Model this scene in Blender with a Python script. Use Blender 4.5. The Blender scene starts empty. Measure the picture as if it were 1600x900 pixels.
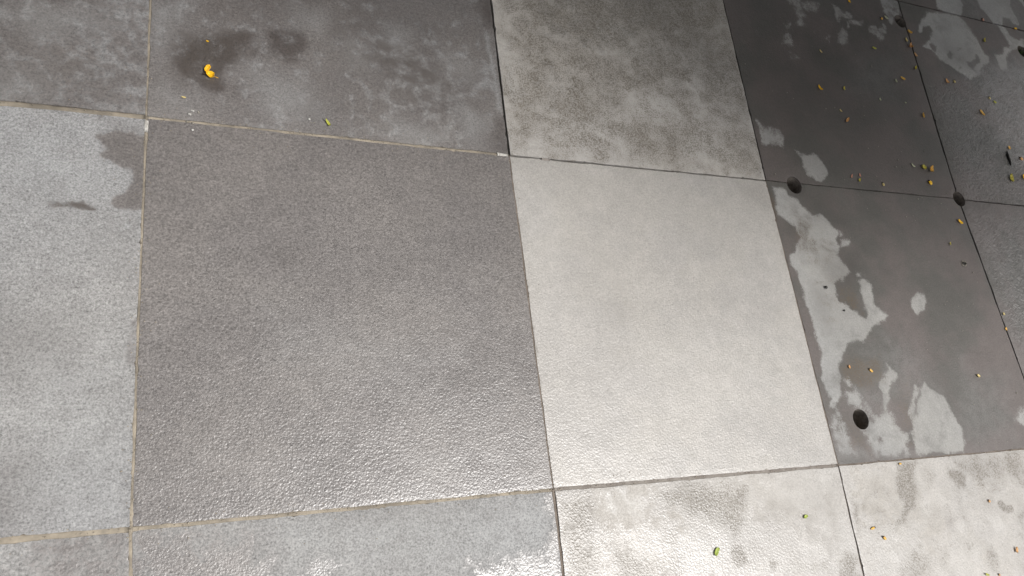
# Wet large-format paving seen from standing height: grey and beige 60 cm tiles, sandy joints, round drill holes, fallen petals.
import bpy, math, random
import numpy as np
from mathutils import Matrix, Vector

# ------------------------------------------------------------------ camera, sky, sun, exposure
scene = bpy.context.scene
col = scene.collection
cam_data = bpy.data.cameras.new('camera')
cam = bpy.data.objects.new('camera', cam_data)
col.objects.link(cam)
CAM_H = 1.143
R3 = Matrix([[0.913955,-0.02401,-0.405105],[-0.116443,0.940756,-0.318462],[0.388752,0.338232,0.857013]])
cam.matrix_world = Matrix.Translation((0, 0, CAM_H)) @ R3.to_4x4()
cam_data.sensor_width = 36.0
cam_data.lens = 27.497
cam_data.clip_start = 0.02
cam_data.clip_end = 2000.0
scene.camera = cam

SUN_AZ, SUN_EL = -31.0, 63.0          # degrees, azimuth from +X towards +Y
world = bpy.data.worlds.new('World')
scene.world = world
world.use_nodes = True
wn = world.node_tree
bg = wn.nodes['Background']
sky = wn.nodes.new('ShaderNodeTexSky')
sky.sky_type = 'NISHITA'
sky.sun_disc = False
sky.sun_elevation = math.radians(SUN_EL)
sky.sun_rotation = math.radians(90.0 - SUN_AZ)
sky.dust_density = 6.0
sky.air_density = 1.0
hs = wn.nodes.new('ShaderNodeHueSaturation')      # a bright overcast veil: most of the blue is gone
hs.inputs['Saturation'].default_value = 0.22
wn.links.new(sky.outputs[0], hs.inputs['Color'])
wn.links.new(hs.outputs[0], bg.inputs['Color'])
bg.inputs['Strength'].default_value = 0.06

sun_data = bpy.data.lights.new('sun', 'SUN')
sun_data.energy = 1.5
sun_data.angle = math.radians(12.0)
sun_data.color = (1.0, 0.978, 0.95)
sun = bpy.data.objects.new('sun', sun_data)
col.objects.link(sun)
sd = Vector((math.cos(math.radians(SUN_AZ)) * math.cos(math.radians(SUN_EL)),
             math.sin(math.radians(SUN_AZ)) * math.cos(math.radians(SUN_EL)), math.sin(math.radians(SUN_EL))))
sun.rotation_euler = sd.to_track_quat('Z', 'Y').to_euler()
sun.location = (3, -3, 8)

scene.view_settings.view_transform = 'Standard'
scene.view_settings.look = 'None'
scene.view_settings.gamma = 1.0
scene.view_settings.exposure = 1.0
scene.view_settings.use_curve_mapping = False

rng = np.random.default_rng(7)
random.seed(7)

# ------------------------------------------------------------------ helpers
def tag(o, label=None, cat=None, group=None, kind=None):
    if label: o['label'] = label
    if cat: o['category'] = cat
    if group: o['group'] = group
    if kind: o['kind'] = kind
    return o

def link(name, me, mat=None, parent=None):
    o = bpy.data.objects.new(name, me)
    col.objects.link(o)
    if mat is not None: me.materials.append(mat)
    if parent is not None: o.parent = parent
    return o

def mesh_np(name, verts, faces, smooth=None):
    """faces: list of int arrays (n,4) or (n,3)"""
    me = bpy.data.meshes.new(name)
    verts = np.asarray(verts, np.float32)
    me.vertices.add(len(verts)); me.vertices.foreach_set('co', verts.ravel())
    loops = np.concatenate([f.ravel() for f in faces]).astype(np.int32)
    tot = np.concatenate([np.full(len(f), f.shape[1], np.int32) for f in faces])
    start = np.concatenate([[0], np.cumsum(tot)[:-1]]).astype(np.int32)
    me.loops.add(len(loops)); me.loops.foreach_set('vertex_index', loops)
    me.polygons.add(len(tot)); me.polygons.foreach_set('loop_start', start); me.polygons.foreach_set('loop_total', tot)
    if smooth is not None: me.polygons.foreach_set('use_smooth', np.asarray(smooth, bool))
    me.update(calc_edges=True); me.validate()
    return me

def vnoise(p, scale, seed):
    """smooth value noise in [-1,1] on 2-D points"""
    q = p * scale + np.array([seed * 17.3, seed * 9.1])
    i = np.floor(q).astype(np.int64); f = q - i; f = f * f * (3 - 2 * f)
    def h(a, b):
        n = (a * 374761393 + b * 668265263 + int(seed) * 974711) & 0x7fffffff
        n = ((n ^ (n >> 13)) * 1274126177) & 0x7fffffff
        return ((n ^ (n >> 16)) & 0xffff) / 32767.5 - 1.0
    a, b = i[:, 0], i[:, 1]
    v = (h(a, b) * (1 - f[:, 0]) + h(a + 1, b) * f[:, 0]) * (1 - f[:, 1]) + (h(a, b + 1) * (1 - f[:, 0]) + h(a + 1, b + 1) * f[:, 0]) * f[:, 1]
    return v

def fbm(p, scale, seed, n=3):
    return sum(vnoise(p, scale * 2.1 ** k, seed + k * 31) * 0.55 ** k for k in range(n))

def poly_sd(p, poly):
    """signed distance to a polygon, positive inside"""
    poly = np.asarray(poly, float)
    d = np.full(len(p), 1e9); inside = np.zeros(len(p), bool)
    for k in range(len(poly)):
        a, b = poly[k], poly[(k + 1) % len(poly)]
        e = b - a; w = p - a
        t = np.clip((w @ e) / max(e @ e, 1e-12), 0, 1)
        d = np.minimum(d, np.hypot(*(w - t[:, None] * e).T))
        c = (a[1] > p[:, 1]) != (b[1] > p[:, 1])
        if abs(b[1] - a[1]) > 1e-12:
            inside ^= c & (p[:, 0] < (b[0] - a[0]) * (p[:, 1] - a[1]) / (b[1] - a[1]) + a[0])
    return np.where(inside, d, -d)

# ------------------------------------------------------------------ materials
class NT:
    def __init__(s, name):
        s.m = bpy.data.materials.new(name); s.m.use_nodes = True
        s.t = s.m.node_tree; s.b = s.t.nodes['Principled BSDF']
    def n(s, kind, **kw):
        o = s.t.nodes.new(kind)
        for k, v in kw.items(): setattr(o, k, v)
        return o
    def l(s, a, b): s.t.links.new(a, b)
    def put(s, sock, v):
        if isinstance(v, bpy.types.NodeSocket): s.l(v, sock)
        elif v is not None: sock.default_value = v
    def math(s, op, a, b=None, c=None, clamp=False):
        o = s.n('ShaderNodeMath', operation=op, use_clamp=clamp)
        s.put(o.inputs[0], a); s.put(o.inputs[1], b)
        if c is not None: s.put(o.inputs[2], c)
        return o.outputs[0]
    def mix(s, f, a, b, mode='MIX'):
        o = s.n('ShaderNodeMix', data_type='RGBA', blend_type=mode)
        s.put(o.inputs[0], f); s.put(o.inputs[6], a); s.put(o.inputs[7], b)
        return o.outputs[2]
    def mixf(s, f, a, b):
        o = s.n('ShaderNodeMix', data_type='FLOAT')
        s.put(o.inputs[0], f); s.put(o.inputs[2], a); s.put(o.inputs[3], b)
        return o.outputs[0]
    def remap(s, v, a, b, c=0.0, d=1.0, smooth=True):
        o = s.n('ShaderNodeMapRange', interpolation_type='SMOOTHSTEP' if smooth else 'LINEAR')
        s.put(o.inputs[0], v)
        for i, x in enumerate((a, b, c, d)): s.put(o.inputs[i + 1], x)
        return o.outputs[0]
    def noise(s, vec, scale, detail=2.0, rough=0.5, dist=0.0):
        o = s.n('ShaderNodeTexNoise'); s.l(vec, o.inputs['Vector'])
        o.inputs['Scale'].default_value = scale; o.inputs['Detail'].default_value = detail
        o.inputs['Roughness'].default_value = rough; o.inputs['Distortion'].default_value = dist
        return o.outputs[0]
    def attr(s, name):
        o = s.n('ShaderNodeAttribute', attribute_name=name); return o.outputs['Fac']
    def coords(s):
        tc = s.n('ShaderNodeTexCoord'); oi = s.n('ShaderNodeObjectInfo')
        k = s.math('MULTIPLY', oi.outputs['Random'], 23.0)
        o = s.n('ShaderNodeVectorMath', operation='ADD')
        s.l(tc.outputs['Object'], o.inputs[0]); s.l(k, o.inputs[1])
        return o.outputs[0]

def rgba(c): return (c[0], c[1], c[2], 1.0)

def tile_material(name, dry, wet, stain, pale, bump, grain, wet_rough, speck=0.35, dark_pits=0.0, warm_wet=None, mottle=0.5, tonevar=0.42, edge=0.85, wet_spec=0.8):
    t = NT(name); v = t.coords()
    n_f = t.noise(v, grain, 2.0, 0.6)             # the sand-blasted grain
    n_s = t.noise(v, grain * 2.7, 1.0, 0.6)
    n_g = t.noise(v, 210.0, 4.0, 0.7)
    n_m = t.noise(v, 42.0, 3.0, 0.62)
    n_b = t.noise(v, 7.0, 3.0, 0.6)
    n_l = t.noise(v, 2.3, 1.0, 0.5)
    vo = t.n('ShaderNodeTexVoronoi', feature='F1'); t.l(v, vo.inputs['Vector']); vo.inputs['Scale'].default_value = grain * 0.62
    pit = vo.outputs['Distance']
    c_f = t.math('SUBTRACT', n_f, 0.5); c_m = t.math('SUBTRACT', n_m, 0.5); c_b = t.math('SUBTRACT', n_b, 0.5)
    # wetness
    w = t.math('ADD', t.attr('wet'), t.math('MULTIPLY', c_m, 6.5))
    w = t.math('ADD', w, t.math('MULTIPLY', c_f, 4.2))
    wf = t.remap(w, -edge, edge)
    damp = t.math('MULTIPLY', t.attr('damp'), t.remap(t.math('ADD', n_m, t.math('MULTIPLY', c_f, 0.8)), 0.25, 0.62, 0.55, 1.0), clamp=True)  # dampness, plus the shade painted over the far dark tile
    # base colours with grain
    sp = t.remap(t.math('ADD', t.math('ADD', t.math('MULTIPLY', n_f, 0.4), t.math('MULTIPLY', n_s, 0.2)), t.math('MULTIPLY', n_g, 0.4)), 0.34, 0.66, 1.0 - speck, 1.0 + speck, False)
    tone = t.math('ADD', 1.0, t.math('ADD', t.math('MULTIPLY', c_b, tonevar), t.math('MULTIPLY', c_m, 0.34)))
    tcw = t.n('ShaderNodeTexCoord')
    n_w = t.noise(tcw.outputs['Object'], 1.9, 4.0, 0.6, 0.3)         # dirt that ignores the joints
    tone = t.math('ADD', tone, t.math('MULTIPLY', t.math('SUBTRACT', n_w, 0.5), 0.42))
    hue = t.remap(n_l, 0.35, 0.65)
    dcol = t.mix(hue, rgba(dry), rgba([dry[0] * 1.01, dry[1] * 0.995, dry[2] * 0.97]))
    n_d = t.noise(v, 16.0, 5.0, 0.68, 0.4)
    dcol = t.mix(t.remap(n_d, 0.46, 0.72, 0.0, mottle), dcol, rgba([a * 0.45 + b * 0.55 for a, b in zip(dry, wet)]))
    w2 = warm_wet or [wet[0] * 0.99, wet[1] * 0.985, wet[2] * 0.97]
    wcol = t.mix(t.remap(n_b, 0.38, 0.62), rgba(wet), rgba(w2))
    c = t.mix(wf, dcol, wcol)
    c = t.mix(damp, c, t.mix(1.0, t.mix(0.62, c, rgba(wet)), rgba((0.47, 0.435, 0.42)), 'MULTIPLY'))
    k = t.math('MULTIPLY', sp, tone)
    kc = t.n('ShaderNodeCombineColor'); [t.l(k, kc.inputs[i]) for i in range(3)]
    c = t.mix(1.0, c, kc.outputs[0], 'MULTIPLY')
    # whitish bloom and painted-in reflections, then dirt that sits in the pits
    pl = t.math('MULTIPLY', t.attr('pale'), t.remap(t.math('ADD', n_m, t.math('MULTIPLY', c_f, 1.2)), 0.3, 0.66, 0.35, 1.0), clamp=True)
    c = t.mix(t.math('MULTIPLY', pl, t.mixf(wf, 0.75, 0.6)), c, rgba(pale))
    sa = t.attr('stain')
    sgrain = t.math('ADD', t.math('MULTIPLY', t.math('SUBTRACT', n_d, 0.5), 1.5), t.math('MULTIPLY', c_m, 0.9))
    sgrain = t.math('ADD', sgrain, t.math('MULTIPLY', c_f, 1.1))
    sf = t.remap(t.math('ADD', sgrain, sa), 0.1, 0.88)
    sf = t.math('MULTIPLY', sf, t.remap(t.math('ADD', t.math('MULTIPLY', n_f, 0.5), t.math('MULTIPLY', n_g, 0.5)), 0.40, 0.58, 0.30, 1.0))
    sf = t.math('MULTIPLY', sf, t.math('MINIMUM', t.math('MULTIPLY', sa, 3.0), 1.0), clamp=True)
    c = t.mix(t.math('MULTIPLY', sf, 0.85), c, rgba(stain))
    # sparse dark grains
    dk = t.remap(n_s, 0.66, 0.78)
    c = t.mix(t.math('MULTIPLY', dk, 0.35 + dark_pits), c, rgba([x * 0.3 for x in wet]))
    t.l(c, t.b.inputs['Base Color'])
    # gloss
    rr = t.mixf(wf, 0.78, wet_rough)
    rr = t.math('ADD', rr, t.math('MULTIPLY', c_b, 0.25))
    rr = t.mixf(t.math('MULTIPLY', t.attr('rip'), 0.9), rr, 0.28)
    t.l(t.math('MAXIMUM', rr, 0.12), t.b.inputs['Roughness'])
    t.l(t.mixf(wf, 0.3, wet_spec), t.b.inputs['Specular IOR Level'])
    # relief
    hgt = t.math('ADD', t.math('MULTIPLY', n_f, 1.0), t.math('MULTIPLY', pit, 0.55))
    hgt = t.math('ADD', hgt, t.math('MULTIPLY', n_s, 0.14))
    rp = t.noise(v, 130.0, 2.0, 0.5, 0.7)
    hgt = t.math('ADD', hgt, t.math('MULTIPLY', t.math('MULTIPLY', rp, 10.0), t.attr('rip')))
    b = t.n('ShaderNodeBump'); b.inputs['Distance'].default_value = bump; b.inputs['Strength'].default_value = 1.0
    t.l(hgt, b.inputs['Height']); t.l(b.outputs[0], t.b.inputs['Normal'])
    return t.m

GREY_DRY = (0.290, 0.288, 0.287); GREY_WET = (0.098, 0.092, 0.083)
M_GREY = tile_material('grey_tile_rough', GREY_DRY, (0.186, 0.172, 0.166), (0.085, 0.072, 0.062), (0.42, 0.43, 0.43), 0.00043, 380.0, 0.33, speck=0.6, mottle=0.5, tonevar=0.32, edge=0.95, wet_spec=1.0)
M_DARK = tile_material('grey_tile_smooth', (0.315, 0.312, 0.303), GREY_WET, (0.10, 0.072, 0.045), (0.27, 0.265, 0.26), 0.00035, 330.0, 0.5, speck=0.2, warm_wet=(0.116, 0.099, 0.092), mottle=0.68, edge=1.2, wet_spec=0.45)
M_BEIGE = tile_material('beige_tile', (0.438, 0.418, 0.394), (0.404, 0.385, 0.364), (0.108, 0.088, 0.062), (0.58, 0.565, 0.54), 0.00043, 380.0, 0.33, speck=0.28, mottle=0.12, tonevar=0.16)

def plain(name, c, rough=0.6, var=0.25, scale=60.0, bump=0.0, c2=None, spec=0.4, sss=0.0):
    t = NT(name); v = t.coords()
    n = t.noise(v, scale, 4.0, 0.6)
    c2 = c2 or [x * (1 - var) for x in c]
    t.l(t.mix(t.remap(n, 0.3, 0.7), rgba(c), rgba(c2)), t.b.inputs['Base Color'])
    t.b.inputs['Roughness'].default_value = rough
    t.b.inputs['Specular IOR Level'].default_value = spec
    if bump:
        b = t.n('ShaderNodeBump'); b.inputs['Distance'].default_value = bump
        t.l(t.noise(v, scale * 6, 3.0, 0.6), b.inputs['Height']); t.l(b.outputs[0], t.b.inputs['Normal'])
    return t.m

M_SAND = plain('sandy_grout', (0.37, 0.32, 0.25), 0.85, scale=30.0, bump=0.001, c2=(0.20, 0.175, 0.14))
M_BROWN = plain('brown_grout', (0.21, 0.175, 0.145), 0.8, scale=35.0, bump=0.001, c2=(0.13, 0.105, 0.085))
M_GGREY = plain('grey_grout', (0.27, 0.245, 0.22), 0.85, scale=35.0, bump=0.001, c2=(0.19, 0.165, 0.145))
M_DGROUT = plain('dark_wet_grout', (0.045, 0.04, 0.034), 0.6, scale=40.0, bump=0.001)
M_WHITE = plain('white_lime_grout', (0.62, 0.60, 0.56), 0.8, scale=90.0, bump=0.0008, c2=(0.36, 0.34, 0.31))
M_BED = plain('mortar_bed', (0.05, 0.045, 0.04), 0.9, scale=20.0, bump=0.003)
M_GROUND = plain('concrete_ground', (0.26, 0.25, 0.235), 0.85, scale=3.0, bump=0.002)

# ------------------------------------------------------------------ the setting: ground and pavement
T = 0.600
XL = {0: -0.633, 1: -0.033, 2: 0.567, 3: 1.167, 4: 1.775, 5: 2.375}
YL = {0: -0.515, 1: 0.085, 2: 0.685, 3: 1.283, 4: 1.883}
C0, C1, R0, R1 = -3, 8, -3, 7             # tile field, in tiles
CORNER = {(1, 1): (-0.033, 0.0845), (2, 1): (0.5692, 0.0864), (3, 1): (1.1734, 0.0839), (1, 2): (-0.0322, 0.6853), (2, 2): (0.568, 0.6824), (3, 2): (1.1672, 0.6848), (4, 2): (1.7712, 0.6878), (4, 3): (1.7902, 1.2818), (4, 1): (1.8002, 0.0823), (1, 0): (-0.016, -0.5153), (2, 0): (0.5613, -0.5135), (3, 0): (1.1613, -0.516), (1, 3): (-0.0342, 1.2853), (2, 3): (0.5744, 1.2824), (3, 3): (1.1724, 1.2848), (0, 1): (-0.633, 0.0858), (0, 2): (-0.6322, 0.684)}
def corner(i, j):
    if (i, j) in CORNER: return CORNER[(i, j)]
    x = XL[i] if i in XL else (XL[0] + T * i if i < 0 else XL[5] + T * (i - 5))
    y = YL[j] if j in YL else (YL[0] + T * j if j < 0 else YL[4] + T * (j - 4))
    return (x, y)

fx0, fx1 = corner(C0, 0)[0], corner(C1, 0)[0]
fy0, fy1 = corner(0, R0)[1], corner(0, R1)[1]
THICK = 0.06
# ground sheet reaching the horizon, with the tile field let into it
B = 600.0
gv = [(-B, -B, 0), (B, -B, 0), (B, B, 0), (-B, B, 0), (fx0, fy0, 0), (fx1, fy0, 0), (fx1, fy1, 0), (fx0, fy1, 0)]
gv = [(x, y, -0.004) for x, y, z in gv]
gf = np.array([(0, 1, 5, 4), (1, 2, 6, 5), (2, 3, 7, 6), (3, 0, 4, 7)])
tag(link('ground', mesh_np('ground', gv, [gf]), M_GROUND), 'plain grey concrete ground round the tiled paving', 'ground', kind='structure')

bx = np.array([(fx0, fy0, -THICK), (fx1, fy0, -THICK), (fx1, fy1, -THICK), (fx0, fy1, -THICK),
               (fx0, fy0, -0.0041), (fx1, fy0, -0.0041), (fx1, fy1, -0.0041), (fx0, fy1, -0.0041)])
bf = np.array([(0, 1, 2, 3), (0, 4, 5, 1), (1, 5, 6, 2), (2, 6, 7, 3), (3, 7, 4, 0)])
pavement = link('pavement', mesh_np('pavement', bx, [bf]), M_BED)
tag(pavement, 'paving of large wet grey and beige stone tiles', 'pavement', kind='structure')

HOLES = [[1.2452,0.6809],[1.774,0.6889],[1.262,0.1678],[1.773,1.212],[2.2702,1.2034]]
HOLE_R = 0.0203
STAINS = {
(3, 1): [
  ["dry",0.002,1.0,[[1.1821,0.6694],[1.2147,0.6721],[1.2197,0.6588],[1.2339,0.6523],[1.2453,0.6425],[1.2517,0.6277],[1.2645,0.6165],[1.2807,0.61],[1.299,0.6097],[1.3138,0.5985],[1.3235,0.5884],[1.3333,0.5784],[1.3335,0.5677],[1.3227,0.5521],[1.3261,0.5403],[1.3167,0.5175],[1.3275,0.5002],[1.3401,0.4831],[1.3239,0.4679],[1.2997,0.4614],[1.2868,0.4552],[1.2806,0.4365],[1.2853,0.4182],[1.3037,0.4086],[1.3134,0.3946],[1.3322,0.3807],[1.3515,0.3781],[1.3578,0.4167],[1.3613,0.453],[1.3564,0.4601],[1.3684,0.4678],[1.3783,0.4637],[1.3918,0.4538],[1.3895,0.4318],[1.3878,0.4114],[1.3963,0.3986],[1.4113,0.3829],[1.4032,0.3714],[1.3804,0.3656],[1.3577,0.3542],[1.3398,0.3402],[1.3177,0.3292],[1.288,0.3211],[1.2706,0.3117],[1.2539,0.2984],[1.2437,0.2786],[1.2333,0.263],[1.2246,0.2268],[1.2169,0.204],[1.2053,0.1993],[1.19,0.1986],[1.1933,0.2188],[1.1899,0.2496],[1.1962,0.2794],[1.2033,0.3016],[1.2034,0.3282],[1.2008,0.3632],[1.1961,0.3972],[1.194,0.4345],[1.1909,0.4694],[1.1813,0.4945],[1.1834,0.5188],[1.1974,0.5195],[1.2018,0.5341],[1.2188,0.5496],[1.2225,0.5674],[1.218,0.5819],[1.2037,0.5929],[1.1867,0.6007],[1.1756,0.6044],[1.1733,0.6206],[1.1817,0.6436]]],
  ["damp",0.012,0.35,[[1.2281,0.6094],[1.2487,0.6063],[1.2493,0.5734],[1.2328,0.5547],[1.2202,0.5717]]],
  ["damp",0.03,0.45,[[1.2687,0.5154],[1.3755,0.5201],[1.3639,0.4604],[1.2939,0.444],[1.2671,0.4719]]],
  ["dry",0.0015,1.0,[[1.5307,0.4379],[1.5481,0.4307],[1.5501,0.4157],[1.5293,0.3945],[1.508,0.3913],[1.4941,0.4014],[1.4992,0.4193]]],
  ["dry",0.0015,1.0,[[1.3609,0.4838],[1.3789,0.4814],[1.3643,0.4721],[1.3573,0.4734]]],
  ["dry",0.0015,1.0,[[1.339,0.5787],[1.3512,0.5703],[1.3381,0.565]]],
  ["dry",0.0012,1.0,[[1.3354,0.5512],[1.3519,0.5612],[1.3643,0.5588],[1.3552,0.5432],[1.3434,0.5471],[1.3323,0.5421]]],
  ["dry",0.0025,1.0,[[1.4722,0.2346],[1.4877,0.2204],[1.5096,0.2073],[1.5223,0.1863],[1.5299,0.1628],[1.5394,0.1393],[1.5336,0.1127],[1.5241,0.0867],[1.3868,0.0925],[1.3989,0.146],[1.4024,0.1642],[1.3964,0.1724],[1.4106,0.1944],[1.4395,0.2245],[1.448,0.2175]]],
  ["wet",0.0012,1.0,[[1.4507,0.2242],[1.4534,0.2214],[1.4378,0.2015],[1.4131,0.1677],[1.4065,0.1654],[1.4254,0.1939]]],
  ["dry",0.007,1.0,[[1.3396,0.1813],[1.3449,0.1667],[1.3648,0.1477],[1.3772,0.1328],[1.3751,0.1136],[1.3677,0.0949],[1.2817,0.0964],[1.2697,0.1108],[1.2666,0.126],[1.2609,0.1438],[1.2543,0.1492],[1.2781,0.1531],[1.2899,0.1666],[1.291,0.1794],[1.3147,0.1719]]],
  ["wet",0.003,1.0,[[1.2926,0.1308],[1.3024,0.1291],[1.3022,0.119],[1.292,0.1196]]],
  ["wet",0.003,1.0,[[1.2823,0.1026],[1.2934,0.1044],[1.2898,0.0947],[1.2796,0.0953]]],
  ["dry",0.008,0.8,[[1.204,0.1854],[1.2085,0.1639],[1.2105,0.1451],[1.2162,0.1226],[1.221,0.1026],[1.1922,0.1008],[1.1873,0.1156],[1.1865,0.1279],[1.184,0.1502],[1.188,0.1773]]],
  ["dry",0.003,1.0,[[1.3753,0.2765],[1.3915,0.2557],[1.3762,0.2398],[1.3652,0.2253],[1.3472,0.1967],[1.3375,0.1709],[1.3329,0.1776],[1.3365,0.1971],[1.3387,0.2274],[1.3431,0.2393],[1.364,0.2563]]],
  ["dry",0.01,1.0,[[1.2368,0.2225],[1.259,0.2271],[1.2749,0.2227],[1.2711,0.1969],[1.2919,0.1819],[1.2781,0.1825],[1.2633,0.1895],[1.2439,0.203]]],
  ["dry",0.005,1.0,[[1.2417,0.2471],[1.2555,0.252],[1.2596,0.2336],[1.2433,0.2314]]],
  ["dry",0.005,1.0,[[1.7343,0.1655],[1.7629,0.1701],[1.7418,0.1281],[1.7197,0.1447]]],
  ["pale",0.05,0.4,[[1.3025,0.3115],[1.4532,0.3174],[1.5046,0.2047],[1.3999,0.1815],[1.2943,0.2379]]],
  ["pale",0.05,0.3,[[1.5754,0.2305],[1.7276,0.2412],[1.7016,0.0994],[1.555,0.0941]]],
  ["stain",0.015,0.5,[[1.2858,0.4466],[1.3357,0.4595],[1.3451,0.3809],[1.3134,0.3946],[1.2889,0.4182]]],
  ["stain",0.03,0.6,[[1.2568,0.2917],[1.3634,0.3041],[1.359,0.2429],[1.2833,0.2316],[1.2413,0.2458]]],
  ["stain",0.01,0.25,[[1.3593,0.2095],[1.4118,0.2213],[1.397,0.1553],[1.3912,0.1037],[1.374,0.0971],[1.3766,0.1406]]],
  ["stain",0.004,0.7,[[1.1664,0.6575],[1.1754,0.6582],[1.1699,0.5907],[1.1611,0.5902]]],
  ["stain",0.05,0.3,[[1.1825,0.6588],[1.3251,0.5931],[1.3158,0.4017],[1.2258,0.2921],[1.2091,0.4001]]],
  ["damp",0.02,0.25,[[1.2127,0.456],[1.2578,0.443],[1.2435,0.3457],[1.209,0.3727]]],
  ["stain",0.03,0.5,[[1.2086,0.189],[1.2583,0.1364],[1.2642,0.1049],[1.2166,0.1139]]],
  ["stain",0.04,0.45,[[1.3692,0.2359],[1.4261,0.2481],[1.4006,0.1551],[1.3905,0.0974],[1.3705,0.0973],[1.3754,0.1563]]],
  ["pale",0.03,0.45,[[1.2769,0.2383],[1.3427,0.2233],[1.337,0.184],[1.276,0.1864]]],
  ["pale",0.04,0.45,[[1.3787,0.3458],[1.4806,0.2888],[1.4395,0.2341],[1.3808,0.2764]]],
  ["pale",0.05,0.4,[[1.6003,0.2873],[1.6725,0.1708],[1.5941,0.0918],[1.5319,0.1088]]],
  ["pale",0.02,0.6,[[1.172,0.1287],[1.3699,0.105],[1.3995,0.0879],[1.1595,0.0908]]],
  ["damp",0.03,0.3,[[1.2558,0.6648],[1.3513,0.6726],[1.3776,0.581],[1.3087,0.5997]]]],
(3, 2): [
  ["dry",0.0016,1.0,[[1.2713,0.7703],[1.2884,0.7592],[1.3141,0.7635],[1.3347,0.7624],[1.3465,0.7458],[1.3564,0.729],[1.3499,0.7091],[1.3291,0.6976],[1.3089,0.699],[1.2951,0.7088],[1.2915,0.7212],[1.286,0.7334],[1.2857,0.7445],[1.2782,0.7565]]],
  ["dry",0.003,0.9,[[1.182,0.834],[1.1998,0.8136],[1.2195,0.8192],[1.2465,0.8176],[1.2501,0.7986],[1.2381,0.7763],[1.2076,0.7777],[1.1836,0.775],[1.1812,0.7986]]],
  ["dry",0.006,0.75,[[1.3745,1.208],[1.4206,1.2178],[1.4172,1.1729],[1.4229,1.1646],[1.4043,1.1307],[1.394,1.1306],[1.4048,1.1591],[1.39,1.1712]]],
  ["dry",0.005,0.6,[[1.4248,1.1975],[1.4787,1.2087],[1.4786,1.195],[1.4451,1.1824],[1.4248,1.184]]],
  ["dry",0.004,0.8,[[1.5343,1.2143],[1.5631,1.2025],[1.5992,1.1979],[1.5867,1.1875],[1.556,1.1814],[1.5322,1.1689],[1.5366,1.1952]]],
  ["dry",0.005,0.75,[[1.545,1.1424],[1.5575,1.1409],[1.5442,1.102],[1.5248,1.089],[1.51,1.0958],[1.5286,1.1258]]],
  ["dry",0.005,0.6,[[1.5691,1.1683],[1.5935,1.175],[1.623,1.1828],[1.62,1.1743],[1.578,1.1622],[1.5641,1.1537]]],
  ["dry",0.004,0.8,[[1.6468,1.1735],[1.6657,1.1751],[1.6708,1.1642],[1.6937,1.1765],[1.7002,1.1877],[1.7094,1.1875],[1.7072,1.169],[1.6859,1.1491],[1.6764,1.1296],[1.6642,1.1274],[1.6638,1.1451],[1.6498,1.1503],[1.6415,1.1586]]],
  ["dry",0.004,0.9,[[1.7244,1.2784],[1.7683,1.2877],[1.8052,1.2955],[1.7824,1.2489],[1.7678,1.2233],[1.7514,1.2241],[1.7338,1.1962],[1.7261,1.2069],[1.7198,1.2342]]],
  ["dry",0.006,0.55,[[1.3655,1.1232],[1.352,1.1114],[1.3514,1.0892],[1.355,1.068],[1.3273,1.0612],[1.3244,1.0716],[1.3451,1.0881]]],
  ["dry",0.006,0.6,[[1.35,1.0382],[1.3555,1.0302],[1.3443,1.0193],[1.3368,1.027]]],
  ["dry",0.006,0.6,[[1.4694,1.1073],[1.4857,1.1122],[1.4804,1.0962],[1.4706,1.0981]]],
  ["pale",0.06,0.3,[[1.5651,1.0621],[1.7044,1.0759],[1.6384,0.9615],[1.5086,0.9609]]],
  ["damp",0.02,0.5,[[1.4147,0.8346],[1.4418,0.8378],[1.4326,0.7693],[1.4058,0.7666]]],
  ["damp",0.1,0.3,[[1.211,1.2362],[1.8734,1.3881],[1.7296,0.6863],[1.1647,0.6573]]]],  # over the whole tile: wetness plus shade put into the colour
(4, 2): [
  ["dry",0.002,1.0,[[1.9233,1.2732],[1.9812,1.2763],[2.0346,1.2782],[2.0476,1.2655],[2.062,1.2379],[2.0742,1.2057],[2.0739,1.1757],[2.0953,1.1582],[2.0953,1.1349],[2.0611,1.1187],[2.0212,1.0833],[1.9846,1.0654],[1.96,1.0676],[1.9451,1.0855],[1.912,1.0964],[1.8855,1.1102],[1.8635,1.1287],[1.8469,1.136],[1.8294,1.141],[1.8648,1.1677],[1.8929,1.1998],[1.8834,1.2251],[1.8527,1.1984],[1.8314,1.1883],[1.8475,1.2161],[1.8838,1.2568]]],
  ["wet",0.003,1.0,[[1.93,1.1443],[1.948,1.133],[1.9232,1.1227],[1.9144,1.1314]]],
  ["wet",0.003,1.0,[[1.9866,1.1688],[1.9957,1.1599],[1.9733,1.156]]],
  ["wet",0.003,1.0,[[2.0474,1.1584],[2.06,1.1395],[2.0142,1.0966],[1.9932,1.1076],[1.9964,1.1205],[2.0273,1.1257]]],
  ["wet",0.003,1.0,[[1.8603,1.1567],[1.8852,1.157],[1.8742,1.1306],[1.8619,1.1366]]],
  ["wet",0.003,1.0,[[1.9519,1.107],[1.9608,1.0982],[1.9479,1.0921]]],
  ["dry",0.002,1.0,[[2.1952,1.2831],[2.224,1.2842],[2.2343,1.2525],[2.2731,1.244],[2.305,1.2498],[2.2951,1.2301],[2.2332,1.2036],[2.2142,1.1937],[2.1836,1.171],[2.161,1.1244],[2.1325,1.1219],[2.1307,1.1642],[2.1711,1.1797],[2.1855,1.204],[2.2108,1.2041],[2.2129,1.2375],[2.2052,1.2627]]],
  ["stain",0.04,0.4,[[2.2377,1.242],[2.3334,1.2595],[2.2717,1.1379],[2.2063,1.1489]]],
  ["pale",0.05,1.0,[[2.0108,1.1064],[2.3021,1.1979],[2.0925,0.7332],[1.9982,0.8565]]],  # reflected brightness of the glossy side, put into the colour
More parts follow.
